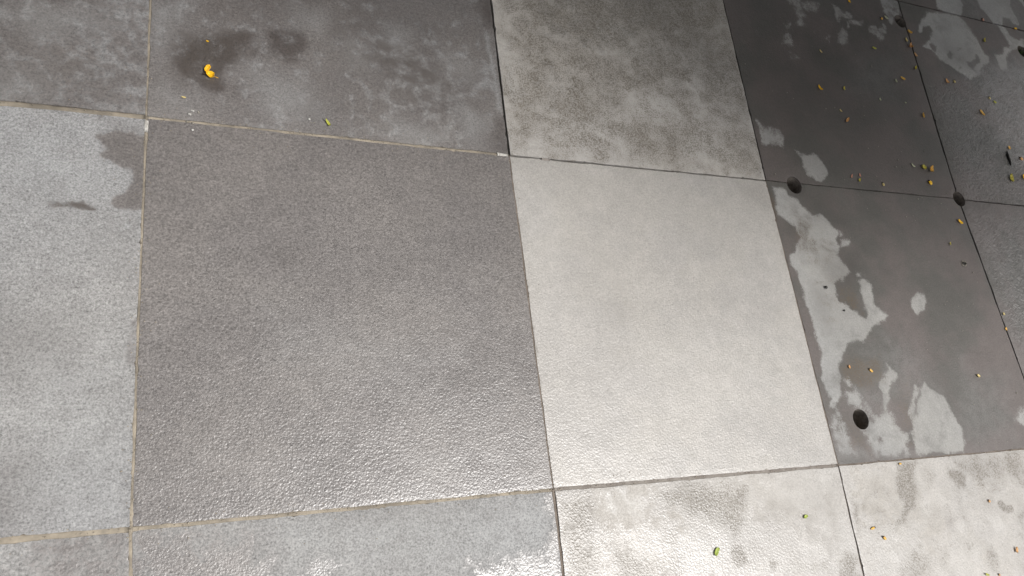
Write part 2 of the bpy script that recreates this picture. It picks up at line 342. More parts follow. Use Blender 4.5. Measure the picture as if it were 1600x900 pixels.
  ["pale",0.03,0.5,[[1.9505,1.0864],[2.1204,1.1136],[2.0496,1.0203],[1.9491,1.0258]]],
  ["rip",0.05,1.0,[[1.805,1.0046],[2.0058,1.0953],[2.3154,1.1669],[2.1171,0.6793],[1.7928,0.6738],[1.7926,0.8339]]],
  ["damp",0.03,0.3,[[1.889,1.1783],[2.0362,1.1628],[2.0339,1.0998],[1.9104,1.1103]]],
  ["pale",0.08,0.45,[[1.8347,0.9895],[2.1204,1.1136],[2.1171,0.6793],[1.8008,0.6918]]],  # wider, weaker lightening for the same painted reflection
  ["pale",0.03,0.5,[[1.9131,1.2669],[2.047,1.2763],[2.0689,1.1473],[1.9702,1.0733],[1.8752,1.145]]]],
(4, 3): [
  ["dry",0.002,1.0,[[1.9601,1.3372],[2.0768,1.3621],[2.0433,1.2799],[2.0154,1.2766],[1.9897,1.278],[1.9514,1.2854],[1.9471,1.2996]]],
  ["dry",0.002,1.0,[[2.1404,1.3757],[2.3087,1.4118],[2.296,1.3554],[2.3028,1.3038],[2.2913,1.2925],[2.2645,1.3147],[2.2364,1.3159],[2.2138,1.2688],[2.1867,1.277],[2.1821,1.2851],[2.1633,1.3104],[2.1414,1.3352]]],
  ["dry",0.003,1.0,[[2.35,1.4111],[2.4176,1.4255],[2.3906,1.3723],[2.365,1.3812]]],
  ["pale",0.03,0.4,[[1.9564,1.3407],[2.3916,1.4343],[2.3262,1.3038],[2.0356,1.2806]]]],
(4, 1): [
  ["rip",0.05,0.8,[[1.7888,0.6649],[2.1171,0.6793],[1.9226,0.2214],[1.8158,0.2845],[1.7852,0.5051]]],
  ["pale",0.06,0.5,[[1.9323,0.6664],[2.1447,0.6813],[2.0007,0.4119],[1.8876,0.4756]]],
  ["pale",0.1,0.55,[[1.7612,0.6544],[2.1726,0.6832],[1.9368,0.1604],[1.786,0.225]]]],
(0, 1): [
  ["wet",0.0035,1.0,[[-0.0966,0.6479],[-0.0759,0.6546],[-0.0521,0.6564],[-0.0252,0.6552],[-0.0251,0.5291],[-0.0626,0.5295],[-0.0712,0.539],[-0.0626,0.5519],[-0.0512,0.5579],[-0.0477,0.579],[-0.0517,0.5943],[-0.0644,0.5984],[-0.073,0.6049],[-0.0856,0.6067],[-0.0924,0.6113],[-0.0863,0.6235],[-0.0935,0.6344]]],
  ["wet",0.004,0.9,[[-0.0403,0.3611],[-0.0284,0.3631],[-0.0278,0.2948],[-0.042,0.2977],[-0.0441,0.3129],[-0.0411,0.34]]],
  ["wet",0.002,0.8,[[-0.1519,0.5319],[-0.1451,0.5354],[-0.1365,0.5341],[-0.1347,0.5293],[-0.1477,0.5263]]],
  ["wet",0.0015,1.0,[[-0.1288,0.5366],[-0.1108,0.54],[-0.1064,0.5313],[-0.0909,0.5255],[-0.0924,0.5234],[-0.1085,0.5252],[-0.1227,0.5262],[-0.1292,0.5297]]],
  ["stain",0.004,0.8,[[-0.1535,0.5338],[-0.1452,0.5364],[-0.135,0.5352],[-0.1109,0.541],[-0.1057,0.5324],[-0.0901,0.5255],[-0.0924,0.5224],[-0.1227,0.5252],[-0.1476,0.5254]]],
  ["damp",0.03,0.45,[[-0.0743,0.6776],[-0.0311,0.6776],[-0.0303,0.6502],[-0.0902,0.654]]],
  ["damp",0.06,0.4,[[-0.2368,0.3615],[-0.1516,0.3533],[-0.1133,0.3268],[-0.1753,0.2848],[-0.2293,0.2779]]],
  ["damp",0.06,0.6,[[-0.2207,0.1826],[-0.1635,0.1711],[-0.1495,0.1161],[-0.164,0.0876],[-0.212,0.0852]]],
  ["damp",0.05,0.25,[[-0.0751,0.4957],[-0.039,0.5179],[-0.0392,0.4005],[-0.0639,0.4188]]],
  ["pale",0.06,0.3,[[-0.2028,0.656],[-0.0958,0.5953],[-0.1099,0.5531],[-0.1947,0.5462]]],
  ["pale",0.08,0.35,[[-0.1631,0.3099],[-0.0524,0.3264],[-0.0446,0.1226],[-0.1369,0.1303]]],
  ["pale",0.002,0.8,[[-0.0569,0.5097],[-0.0537,0.5119],[-0.0487,0.5092],[-0.0493,0.5052],[-0.0551,0.5048]]],
  ["damp",0.006,0.8,[[-0.0997,0.6798],[-0.0938,0.6795],[-0.0936,0.673],[-0.0994,0.6723]]],
  ["damp",0.012,0.3,[[-0.0931,0.644],[-0.052,0.6531],[-0.0285,0.6504],[-0.0287,0.537],[-0.0603,0.5347],[-0.0479,0.5582],[-0.0452,0.5792],[-0.0509,0.5976],[-0.0841,0.6111]]]],
(0, 2): [
  ["damp",0.1,0.3,[[-0.2845,0.8933],[-0.0296,0.9517],[-0.0223,0.6787],[-0.2653,0.6787]]],
  ["wet",0.0025,0.9,[[-0.1377,0.6942],[-0.1365,0.702],[-0.1204,0.7252],[-0.1123,0.7319],[-0.1129,0.7274],[-0.1277,0.7065],[-0.1344,0.6936]]],
  ["damp",0.03,0.9,[[-0.1863,0.88],[-0.1099,0.8965],[-0.1091,0.8797],[-0.177,0.8655]]],
  ["damp",0.02,0.5,[[-0.1717,0.7815],[-0.123,0.8085],[-0.0581,0.8286],[-0.0578,0.8203],[-0.1054,0.8001],[-0.1549,0.7777]]],
  ["damp",0.04,0.4,[[-0.08,0.8186],[-0.0339,0.8391],[-0.0317,0.6998],[-0.0673,0.7173]]],
  ["stain",0.05,0.25,[[-0.2262,0.7589],[-0.1135,0.7894],[-0.0938,0.7358],[-0.1903,0.6997]]],
  ["pale",0.03,0.35,[[-0.2247,0.843],[-0.1346,0.8672],[-0.0809,0.8422],[-0.1811,0.8002]]],
  ["pale",0.04,0.3,[[-0.2254,0.7481],[-0.1767,0.7342],[-0.1746,0.702],[-0.2212,0.6953]]]],
(1, 2): [
  ["damp",0.08,0.26,[[-0.0483,0.9475],[0.6266,1.1022],[0.5728,0.6802],[-0.0401,0.6876]]],
  ["damp",0.014,1.0,[[-0.0071,0.796],[0.0109,0.8231],[0.0487,0.8483],[0.098,0.8701],[0.1283,0.8631],[0.1229,0.8367],[0.0977,0.8075],[0.0781,0.7739],[0.0829,0.7507],[0.0686,0.7368],[0.0402,0.7444],[0.012,0.7636]]],
  ["damp",0.014,1.0,[[0.1387,0.8714],[0.1702,0.8864],[0.2074,0.8843],[0.2174,0.8599],[0.2003,0.8247],[0.1738,0.8139],[0.1535,0.8358]]],
  ["damp",0.014,1.0,[[0.0926,0.7581],[0.1093,0.7655],[0.1112,0.7489],[0.0974,0.7421]]],
  ["damp",0.03,0.5,[[0.0283,0.9391],[0.172,0.9706],[0.1492,0.8863],[0.0583,0.8626]]],
  ["damp",0.012,0.6,[[-0.0273,0.7656],[-0.01,0.7625],[-0.0132,0.7434],[-0.0267,0.7437]]],
  ["damp",0.03,0.45,[[0.3874,0.7824],[0.5107,0.8],[0.4797,0.7421],[0.3961,0.7445]]],
  ["damp",0.03,0.35,[[0.2553,0.8535],[0.3716,0.8873],[0.3894,0.8092],[0.2961,0.7821]]],
  ["damp",0.02,0.9,[[0.5293,1.0339],[0.5847,1.0458],[0.5875,0.9554],[0.554,0.9565]]],
  ["damp",0.02,0.7,[[0.5447,0.7638],[0.5775,0.7681],[0.5728,0.6802],[0.536,0.6895]]],
  ["damp",0.012,0.6,[[0.5058,0.9989],[0.5222,1.0053],[0.5194,0.9779],[0.5034,0.9747]]],
  ["pale",0.04,0.5,[[0.1175,0.7923],[0.199,0.7803],[0.2285,0.7226],[0.1464,0.7179]]],
  ["pale",0.03,0.4,[[-0.028,0.8892],[0.0191,0.9051],[-0.0079,0.8318],[-0.0258,0.8106]]],
  ["pale",0.03,0.35,[[0.1927,0.9345],[0.2475,0.9322],[0.2348,0.8894],[0.197,0.8955]]],
  ["pale",0.025,0.4,[[0.3509,0.9319],[0.398,0.9199],[0.3887,0.8766],[0.3486,0.8969]]],
  ["pale",0.03,0.35,[[0.2786,0.8775],[0.3172,0.8575],[0.3152,0.8241],[0.2879,0.8393]]],
  ["pale",0.03,0.55,[[0.3487,0.7256],[0.4398,0.7047],[0.4034,0.6916],[0.3583,0.7015]]],
  ["pale",0.02,0.45,[[0.4838,0.7827],[0.5302,0.7485],[0.506,0.6993],[0.4825,0.7096]]],
  ["pale",0.03,0.3,[[0.4568,0.8885],[0.5183,0.8707],[0.5137,0.828],[0.4655,0.8482]]],
  ["pale",0.006,0.8,[[0.5532,0.949],[0.5609,0.9357],[0.5602,0.8071],[0.5647,0.7692],[0.5542,0.7787],[0.5547,0.8483]]],
  ["pale",0.04,0.35,[[-0.0151,0.7478],[0.031,0.7314],[0.0314,0.6969],[-0.0228,0.6954]]],
  ["stain",0.03,0.3,[[0.3007,0.868],[0.3701,0.8666],[0.3549,0.8171],[0.3095,0.8231]]],
  ["stain",0.03,0.4,[[0.198,0.7491],[0.219,0.7521],[0.2179,0.7212],[0.1971,0.7185]]],
  ["damp",0.02,0.6,[[0.0879,0.8493],[0.1592,0.8623],[0.1585,0.824],[0.0977,0.8075]]],
  ["damp",0.03,0.6,[[-0.0114,0.7834],[0.0301,0.8023],[0.0591,0.7354],[0.0032,0.739]]],
  ["damp",0.03,0.5,[[0.215,0.9527],[0.3551,0.9965],[0.3726,0.9013],[0.2559,0.8667]]],
  ["damp",0.03,0.4,[[0.4013,0.9631],[0.4751,0.9488],[0.4516,0.8322],[0.4036,0.8382]]],
  ["damp",0.05,0.55,[[0.0281,0.952],[0.3087,1.0149],[0.2582,0.9207],[0.1284,0.8759],[0.039,0.8527]]],
  ["stain",0.04,0.5,[[-0.0079,0.8318],[0.1285,0.8823],[0.1177,0.8171],[0.0685,0.7486],[0.0028,0.7622]]],
  ["stain",0.05,0.35,[[0.2564,0.8801],[0.3969,0.9057],[0.4852,0.7964],[0.3398,0.7627]]]],
(1, 1): [
  ["damp",0.012,0.5,[[0.4342,0.1402],[0.4529,0.1468],[0.4504,0.1246],[0.4353,0.1208]]],
  ["damp",0.05,0.16,[[0.5226,0.6815],[0.5999,0.6897],[0.5643,0.0917],[0.5118,0.1154],[0.5096,0.3673]]],
  ["damp",0.12,0.14,[[-0.0759,0.7161],[0.6035,0.7169],[0.5882,0.51],[-0.0518,0.5272]]],
  ["pale",0.06,0.2,[[0.1408,0.3843],[0.4134,0.3025],[0.3472,0.2627],[0.1485,0.3059]]],
  ["damp",0.06,0.26,[[-0.0317,0.6998],[0.5745,0.6936],[0.5687,0.3677],[0.533,0.3675],[0.5152,0.6168],[-0.0036,0.6368]]]],
(2, 2): [
  ["stain",0.05,0.72,[[0.5957,1.0794],[1.186,1.2119],[1.1622,1.0456],[1.0037,0.967],[0.8346,0.9228],[0.7461,0.9311],[0.6347,0.9492]]],
  ["stain",0.06,0.58,[[0.5833,1.0923],[1.2314,1.2409],[1.1893,0.6822],[0.5599,0.6789]]],
  ["stain",0.03,0.9,[[0.8535,0.9416],[0.9055,0.9664],[0.9121,0.9198],[0.8708,0.9101]]],
  ["stain",0.03,0.9,[[0.9505,0.95],[1.0527,0.9588],[1.03,0.8983],[0.9652,0.9044]]],
  ["stain",0.025,0.75,[[0.8488,0.7961],[0.9656,0.7958],[0.9635,0.7504],[0.9009,0.7142],[0.8525,0.738]]],
  ["stain",0.03,0.6,[[0.6216,0.8516],[0.7102,0.8874],[0.73,0.8314],[0.6402,0.7903]]],
  ["stain",0.04,0.35,[[0.5824,0.9694],[0.649,0.9518],[0.7026,0.9312],[0.6668,0.8805],[0.5869,0.8965]]],
  ["stain",0.03,0.6,[[1.1046,1.1044],[1.1667,1.0991],[1.1493,0.8914],[1.1069,0.9677]]],
  ["stain",0.05,0.5,[[1.031,0.9389],[1.149,0.9244],[1.1546,0.8113],[1.0425,0.8445]]],
  ["stain",0.04,0.35,[[0.5709,0.7673],[0.6362,0.7619],[0.5999,0.6897],[0.5745,0.6936]]],
  ["stain",0.03,0.4,[[0.7896,0.84],[0.8592,0.8499],[0.841,0.7951],[0.7953,0.7892]]],
  ["stain",0.02,0.35,[[0.65,0.7636],[0.7913,0.767],[0.8022,0.7467],[0.6731,0.7359]]],
  ["stain",0.01,0.55,[[0.6272,0.698],[0.6879,0.699],[0.7141,0.6908],[0.6326,0.6891]]],
  ["stain",0.05,0.8,[[0.7425,1.096],[0.8716,1.1244],[0.8425,1.0517],[0.7476,1.0327]]],
  ["stain",0.04,0.8,[[1.0108,1.155],[1.1226,1.1795],[1.0916,1.0498],[0.963,1.0092]]],
  ["pale",0.02,0.8,[[0.7995,1.027],[0.8485,1.0415],[0.8691,1.0081],[0.8684,0.9791],[0.822,0.9802],[0.8017,0.9955]]],
  ["pale",0.03,0.4,[[0.8824,0.9704],[0.9204,0.961],[0.9171,0.9444],[0.8777,0.9457]]],
  ["pale",0.02,0.5,[[1.0637,0.9474],[1.1117,0.9518],[1.1283,0.913],[1.0761,0.9134]]],
  ["pale",0.015,0.5,[[0.8577,0.8421],[0.9399,0.8615],[0.993,0.8456],[0.9757,0.8047],[0.9184,0.7975],[0.8581,0.8047]]],
  ["pale",0.012,0.6,[[1.0118,0.8201],[1.0442,0.8165],[1.0542,0.7682],[1.1038,0.7506],[1.1108,0.7253],[1.0441,0.714],[0.9584,0.7276],[0.9834,0.7677]]],
  ["pale",0.03,0.4,[[0.6579,0.7716],[0.844,0.8103],[0.8344,0.7216],[0.6821,0.7052]]],
  ["pale",0.03,0.5,[[0.5828,0.9177],[0.6385,0.8759],[0.5877,0.7971],[0.5761,0.8094]]],
  ["wet",0.004,0.6,[[0.996,0.9172],[1.0055,0.9155],[1.0023,0.9085],[0.9924,0.9086]]],
  ["wet",0.003,0.9,[[0.9943,0.9025],[1.0025,0.9022],[0.9993,0.8953],[0.9929,0.8959]]],
  ["wet",0.003,0.9,[[0.9836,0.9136],[0.9887,0.9144],[0.9876,0.9095],[0.9825,0.9087]]],
  ["wet",0.003,0.9,[[1.1009,0.9936],[1.1064,0.9945],[1.1051,0.9893],[1.0996,0.9883]]]],
(2, 1): [
  ["stain",0.008,0.35,[[1.1654,0.6847],[1.178,0.6858],[1.1689,0.5397],[1.1584,0.5392]]],
  ["stain",0.012,0.45,[[1.1546,0.5318],[1.1772,0.5329],[1.1787,0.469],[1.1623,0.4825]]],
  ["stain",0.08,0.2,[[0.6686,0.4523],[0.8299,0.4448],[0.8546,0.2969],[0.7199,0.2986]]],
  ["damp",0.02,0.25,[[1.0836,0.6729],[1.1623,0.6798],[1.1605,0.6122],[1.1079,0.6379]]],
  ["pale",0.05,0.35,[[0.567,0.6341],[0.6435,0.6278],[0.6191,0.4627],[0.5815,0.4613]]],
  ["pale",0.05,0.25,[[0.7772,0.3214],[1.084,0.3718],[1.1919,0.2925],[1.0343,0.1959],[0.8204,0.2043]]],
  ["stain",0.004,0.5,[[0.5657,0.5088],[0.572,0.5092],[0.5707,0.2141],[0.5688,0.0914],[0.5621,0.0919]]]],
(2, 0): [
  ["stain",0.022,0.77,[[0.5711,0.0763],[0.6371,0.076],[0.6401,0.0457],[0.6335,-0.0123],[0.6183,-0.0673],[0.5636,-0.0606]]],
  ["dry",0.018,0.9,[[0.6438,0.0805],[0.7439,0.0779],[0.7322,0.0324],[0.699,0.0203],[0.6621,0.0159],[0.6401,0.0457]]],
  ["pale",0.02,0.7,[[0.6491,0.077],[0.7379,0.0731],[0.7261,0.0329],[0.6749,0.0206],[0.6471,0.0451]]],
  ["stain",0.03,0.82,[[0.7529,0.0719],[0.8321,0.0764],[0.9459,0.0623],[0.9414,0.0188],[0.9019,-0.0253],[0.8685,0.0042],[0.7979,0.0421],[0.7538,0.0459]]],
  ["stain",0.012,1.02,[[0.8873,-0.029],[0.9134,-0.0339],[0.9219,-0.064],[0.8901,-0.0706],[0.8847,-0.0495]]],
  ["stain",0.008,1.02,[[0.9636,-0.0645],[0.9796,-0.0683],[0.9739,-0.0782],[0.9621,-0.0748]]],
  ["dry",0.02,0.7,[[0.7547,0.0201],[0.7945,0.0267],[0.7945,-0.0194],[0.7695,-0.0289],[0.7474,-0.0145]]],
  ["dry",0.03,0.9,[[0.9573,0.0781],[1.1623,0.0751],[1.161,-0.0007],[1.1272,-0.054],[1.0454,-0.0236],[0.9692,0.0164]]],
  ["pale",0.03,0.4,[[0.9715,0.0771],[1.1545,0.0757],[1.1193,-0.0309],[0.9863,0.0258]]],
  ["stain",0.03,0.52,[[1.056,-0.0136],[1.1003,-0.0178],[1.0973,-0.0509],[1.0563,-0.0466]]],
  ["stain",0.03,0.72,[[1.1387,-0.0663],[1.1731,-0.0811],[1.162,-0.1347],[1.1027,-0.1274]]],
  ["stain",0.04,0.62,[[0.664,-0.0059],[0.7801,-0.038],[0.7939,-0.0891],[0.6406,-0.0701]]],
  ["stain",0.05,0.26,[[0.729,0.079],[1.1842,0.0676],[1.162,-0.1347],[0.698,-0.0772]]],
  ["wet",0.03,1.0,[[0.7455,0.0363],[0.9833,0.0151],[1.1539,-0.0679],[1.1434,-0.1432],[0.5838,-0.0723],[0.6409,-0.0035]]],
  ["pale",0.03,0.5,[[0.7536,-0.0152],[0.9032,-0.0202],[0.8511,-0.0661],[0.7514,-0.0546]]],
  ["pale",0.03,0.5,[[1.0389,-0.0448],[1.1613,-0.0463],[1.1465,-0.0892],[1.0404,-0.088]]]],
(3, 0): [
  ["stain",0.014,0.82,[[1.3297,0.0797],[1.3813,0.0788],[1.3443,-0.005],[1.3076,-0.0316],[1.2761,-0.0556],[1.2752,-0.0403],[1.3116,-0.0082],[1.3026,0.0227]]],
  ["stain",0.008,0.92,[[1.4601,0.0545],[1.4921,0.0535],[1.5084,0.0382],[1.4975,0.0134],[1.4766,0.0138],[1.4569,0.0381]]],
  ["stain",0.006,1.2,[[1.5784,-0.0188],[1.5956,-0.0164],[1.6024,-0.0272],[1.6219,-0.0289],[1.6018,-0.0452],[1.5861,-0.0361]]],
  ["damp",0.015,0.45,[[1.417,-0.0382],[1.4489,-0.0326],[1.4291,-0.0613],[1.4125,-0.0572]]],
  ["stain",0.015,0.62,[[1.1887,0.0142],[1.201,0.0073],[1.1845,-0.0486],[1.1737,-0.0475]]],
  ["stain",0.04,0.67,[[1.4708,0.0795],[1.7157,0.0847],[1.6763,0.006],[1.5235,0.0242]]],
  ["stain",0.04,0.62,[[1.6437,-0.0178],[1.7448,-0.0262],[1.6988,-0.1134],[1.6014,-0.1033]]],
  ["stain",0.04,0.62,[[1.2678,-0.0686],[1.3627,-0.0902],[1.3519,-0.1583],[1.2389,-0.1443]]],
  ["stain",0.03,0.62,[[1.5019,-0.0868],[1.5451,-0.0974],[1.5231,-0.1437],[1.4844,-0.1452]]],
  ["dry",0.02,0.9,[[1.2022,0.0724],[1.3122,0.0709],[1.3026,0.0227],[1.306,-0.0137],[1.2746,-0.0285],[1.2061,-0.0106],[1.2042,0.0305]]],
  ["pale",0.03,0.3,[[1.2103,0.0718],[1.31,0.0649],[1.2976,-0.0129],[1.2081,-0.0049]]],
  ["dry",0.02,0.8,[[1.3595,0.0242],[1.4418,0.0115],[1.4088,-0.0228],[1.4066,-0.0711],[1.3428,-0.0528],[1.3312,-0.0159]]],
  ["pale",0.02,0.6,[[1.3572,0.0183],[1.4418,0.0115],[1.4053,-0.0225],[1.3451,-0.0471]]],
  ["pale",0.012,1.0,[[1.535,-0.0442],[1.5613,-0.0466],[1.5836,-0.0663],[1.5734,-0.0792],[1.5481,-0.0704]]],
  ["pale",0.012,0.9,[[1.4433,-0.0456],[1.4648,-0.0476],[1.4621,-0.062],[1.4397,-0.0623]]],
  ["stain",0.05,0.3,[[1.1862,0.0735],[1.808,0.0935],[1.7334,-0.2056],[1.1772,-0.1366]]],
  ["wet",0.03,1.0,[[1.1884,-0.0376],[1.3093,-0.0495],[1.467,-0.1014],[1.5017,-0.1886],[1.1509,-0.1441]]],
  ["pale",0.03,0.6,[[1.212,-0.04],[1.3336,-0.0754],[1.2789,-0.1268],[1.1732,-0.1033]]],
  ["pale",0.03,0.4,[[1.4017,-0.0825],[1.5083,-0.0936],[1.4693,-0.1375],[1.3826,-0.1275]]]],
(1, 0): [
  ["wet",0.022,1.0,[[-0.032,0.0773],[0.0088,0.0764],[0.0395,0.063],[0.1026,0.0525],[0.1414,0.0255],[0.1383,-0.0079],[-0.0298,0.013]]],
  ["wet",0.014,1.0,[[0.1833,0.0258],[0.2023,0.0304],[0.2193,0.0193],[0.2177,-0.0177],[0.1795,-0.013]]],
  ["wet",0.015,0.55,[[0.1169,0.0267],[0.1349,0.0311],[0.1429,0.0156],[0.1383,-0.0079],[0.1182,-0.0054]]],
  ["pale",0.05,0.45,[[0.1442,0.0857],[0.5733,0.0762],[0.5556,-0.0412],[0.1509,0.0066]]],
  ["damp",0.03,0.25,[[0.2044,0.0846],[0.4124,0.0799],[0.3901,0.0588],[0.2211,0.0615]]],
  ["wet",0.012,1.0,[[0.5604,0.0802],[0.5715,0.0793],[0.5707,-0.043],[0.5636,-0.0606],[0.4395,-0.0452],[0.418,-0.0117],[0.4742,-0.0117],[0.5341,-0.0017],[0.5566,0.0243]]]],
(0, 0): [
  ["wet",0.03,1.0,[[-0.125,0.0502],[-0.1061,0.0742],[-0.0354,0.0707],[-0.029,0.0129],[-0.13,0.0254]]],
  ["damp",0.04,0.3,[[-0.1132,0.0787],[-0.0321,0.0805],[-0.0314,0.0587],[-0.1121,0.0599]]]]}
# joint widths in metres: (vertical line index, row) and (horizontal line index, col)
VJ = {(1, 0): .0042, (1, 1): .0036, (1, 2): .0034, (2, 0): .0045, (2, 1): .0028, (2, 2): .0040, (3, 0): .0040, (3, 1): .0030, (3, 2): .0030,
      (4, 1): .0048, (4, 2): .0050}
HJ = {(1, 0): .0072, (1, 1): .0048, (1, 2): .0058, (1, 3): .0030, (2, 0): .0085, (2, 1): .0050, (2, 2): .0036, (2, 3): .0026, (2, 4): .0036,
      (3, 4): .0040, (3, 3): .0036}
def vj(i, r): return VJ.get((i, r), 0.0045)
def hj(j, c): return HJ.get((j, c), 0.0045)

# tile kinds: (material, base wetness, label)
KINDS = {
 (0, 0): (M_GREY, -.8, 'grey tile in the bottom left corner, damp along its joint'),
 (1, 0): (M_GREY, -2., 'pale grey tile along the bottom edge with dark wet blotches'),
 (2, 0): (M_BEIGE, 1.2, 'beige tile along the bottom edge, glittering wet with brown patches'),
 (3, 0): (M_BEIGE, .9, 'pale beige tile in the bottom right corner with brown spots'),
 (0, 1): (M_GREY, -2., 'pale dry grey tile at the left edge with a dark wet tongue'),
 (1, 1): (M_GREY, 3., 'large evenly wet mid-grey tile left of the clean beige one'),
 (2, 1): (M_BEIGE, 1.6, 'clean pale beige tile in the centre right'),
 (3, 1): (M_DARK, 3., 'near dark wet tile with a long pale dry patch and a round hole'),
 (4, 1): (M_DARK, 3., 'glossy wet grey tile at the right edge below the joint with the hole'),
 (0, 2): (M_GREY, .3, 'damp grey tile in the top left corner'),
 (1, 2): (M_GREY, .9, 'dark blotchy grey tile carrying the yellow flower'),
 (2, 2): (M_BEIGE, -.4, 'beige tile at the top with brown mildew mottling'),
 (3, 2): (M_DARK, 3., 'far dark wet tile strewn with petals'),
 (4, 2): (M_DARK, 3., 'wet rippled grey tile near the top right with a large dry patch'),
 (3, 3): (M_DARK, 3., None),
 (4, 3): (M_DARK, 3., 'wet grey tile in the top right corner with pale dry fingers'),
}

def tile_mesh(name, c, r, n):
    P = [np.array(corner(c, r)), np.array(corner(c + 1, r)), np.array(corner(c + 1, r + 1)), np.array(corner(c, r + 1))]
    w = np.linalg.norm(P[1] - P[0]); h = np.linalg.norm(P[3] - P[0])
    a0, a1 = vj(c, r) / 2 / w, 1 - vj(c + 1, r) / 2 / w
    b0, b1 = hj(r, c) / 2 / h, 1 - hj(r + 1, c) / 2 / h
    s = np.linspace(0, 1, n + 1)
    S, Tt = np.meshgrid(a0 + (a1 - a0) * s, b0 + (b1 - b0) * s, indexing='xy')
    S, Tt = S.ravel(), Tt.ravel()
    xy = (P[0][None] * ((1 - S) * (1 - Tt))[:, None] + P[1][None] * (S * (1 - Tt))[:, None]
          + P[2][None] * (S * Tt)[:, None] + P[3][None] * ((1 - S) * Tt)[:, None])
    idx = np.arange((n + 1) ** 2).reshape(n + 1, n + 1)
    I, J = np.meshgrid(np.arange(n + 1), np.arange(n + 1), indexing='xy')
    rim_x = (I.ravel() == 0) | (I.ravel() == n); rim_y = (J.ravel() == 0) | (J.ravel() == n)
    seed = (c + 5) * 13 + (r + 5) * 3
    # uneven, slightly chipped edges
    jx = (fbm(xy, 30, seed, 3) * 0.0007 + np.minimum(0, fbm(xy, 150, seed + 5, 2) + 0.7) * 0.0035)
    sx = np.where(I.ravel() == 0, -1, 1); sy = np.where(J.ravel() == 0, -1, 1)
    xy[:, 0] += np.where(rim_x, jx * sx, 0); xy[:, 1] += np.where(rim_y, jx * sy, 0)
    z = fbm(xy, 22, seed + 9, 3) * 0.00022 + fbm(xy, 3.0, seed + 11, 2) * 0.0005
    ring2 = (I.ravel() == 1) | (I.ravel() == n - 1) | (J.ravel() == 1) | (J.ravel() == n - 1)
    z += np.where(ring2, -0.00005, 0)
    z = np.where(rim_x | rim_y, z - 0.0002, z)
    f = np.stack([idx[:-1, :-1], idx[:-1, 1:], idx[1:, 1:], idx[1:, :-1]], -1).reshape(-1, 4)
    # round holes
    for hx, hy in HOLES:
        d = np.hypot(xy[:, 0] - hx, xy[:, 1] - hy)
        if d.min() > HOLE_R: continue
        dead = d < HOLE_R
        hit = dead[f].any(1); keep = ~hit
        near = np.unique(f[hit]); near = near[~dead[near]]
        for k in near:
            v = xy[k] - (hx, hy)
            if rim_x[k] and rim_y[k]: continue
            if rim_x[k]:
                q = HOLE_R ** 2 - v[0] ** 2
                if q > 0: xy[k, 1] = hy + math.copysign(math.sqrt(q), v[1])
            elif rim_y[k]:
                q = HOLE_R ** 2 - v[1] ** 2
                if q > 0: xy[k, 0] = hx + math.copysign(math.sqrt(q), v[0])
            else: xy[k] = (hx, hy) + v / np.hypot(*v) * HOLE_R
            z[k] -= 0.0007
        f = f[keep]
    # boundary walls
    e = np.concatenate([f[:, [0, 1]], f[:, [1, 2]], f[:, [2, 3]], f[:, [3, 0]]])
    key = np.sort(e, 1); u, inv, cnt = np.unique(key, axis=0, return_inverse=True, return_counts=True)
    be = e[cnt[inv.ravel()] == 1]
    used = np.unique(f); remap = -np.ones(len(xy), int); remap[used] = np.arange(len(used))
    f = remap[f]; xy = xy[used]; z = z[used]; be = remap[be]
    nv = len(used)
    bv = np.unique(be); m2 = -np.ones(nv, int); m2[bv] = np.arange(len(bv))
    top = np.column_stack([xy, z]); t2 = top[bv].copy(); bot = top[bv].copy(); bot[:, 2] = -THICK + 0.001
    V = np.vstack([top, t2, bot])
    q = np.stack([be[:, 1], be[:, 0]], 1)
    walls = np.stack([nv + m2[q[:, 0]], nv + m2[q[:, 1]], nv + len(bv) + m2[q[:, 1]], nv + len(bv) + m2[q[:, 0]]], 1)
    me = mesh_np(name, V, [f, walls], np.concatenate([np.ones(len(f), bool), np.zeros(len(walls), bool)]))
    allxy = V[:, :2]
    # surface state
    warp = np.column_stack([fbm(allxy, 45, seed + 21, 4), fbm(allxy, 45, seed + 22, 4)]) * 0.0042
    p = allxy + warp
    kind = KINDS.get((c, r))
    base = kind[1] if kind else -0.6 + rng.normal() * 1.6
    wet = np.full(len(V), base, float)
    if not kind: wet += fbm(allxy, 5, seed + 40, 4) * 3.0
    elif abs(base) < 1.0: wet += fbm(allxy, 6, seed + 40, 4) * 0.5
    att = {k: np.zeros(len(V)) for k in ('damp', 'stain', 'pale', 'rip')}
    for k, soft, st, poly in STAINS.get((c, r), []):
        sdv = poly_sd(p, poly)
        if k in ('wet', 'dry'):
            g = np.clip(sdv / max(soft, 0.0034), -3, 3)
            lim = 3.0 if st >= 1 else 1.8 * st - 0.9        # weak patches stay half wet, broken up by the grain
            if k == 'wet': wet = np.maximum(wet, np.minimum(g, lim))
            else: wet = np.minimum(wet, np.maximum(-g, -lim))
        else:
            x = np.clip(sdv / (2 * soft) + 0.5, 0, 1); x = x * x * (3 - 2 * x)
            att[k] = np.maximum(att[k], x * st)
    att['wet'] = np.clip(wet, -3, 3)
    for k, a in att.items():
        A = me.attributes.new(k, 'FLOAT', 'POINT'); A.data.foreach_set('value', a.astype(np.float32))
    return me

low_cache = {}
for r in range(R0, R1):
    for c in range(C0, C1):
        kind = KINDS.get((c, r))
        if kind:
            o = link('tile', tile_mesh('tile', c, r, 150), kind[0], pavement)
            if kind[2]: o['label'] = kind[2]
        else:
            pick = M_BEIGE if (r <= 0 and c >= 2) or (c == 2) else (M_GREY if c <= 1 else M_DARK)
            link('tile', tile_mesh('tile', c, r, 36), pick, pavement)

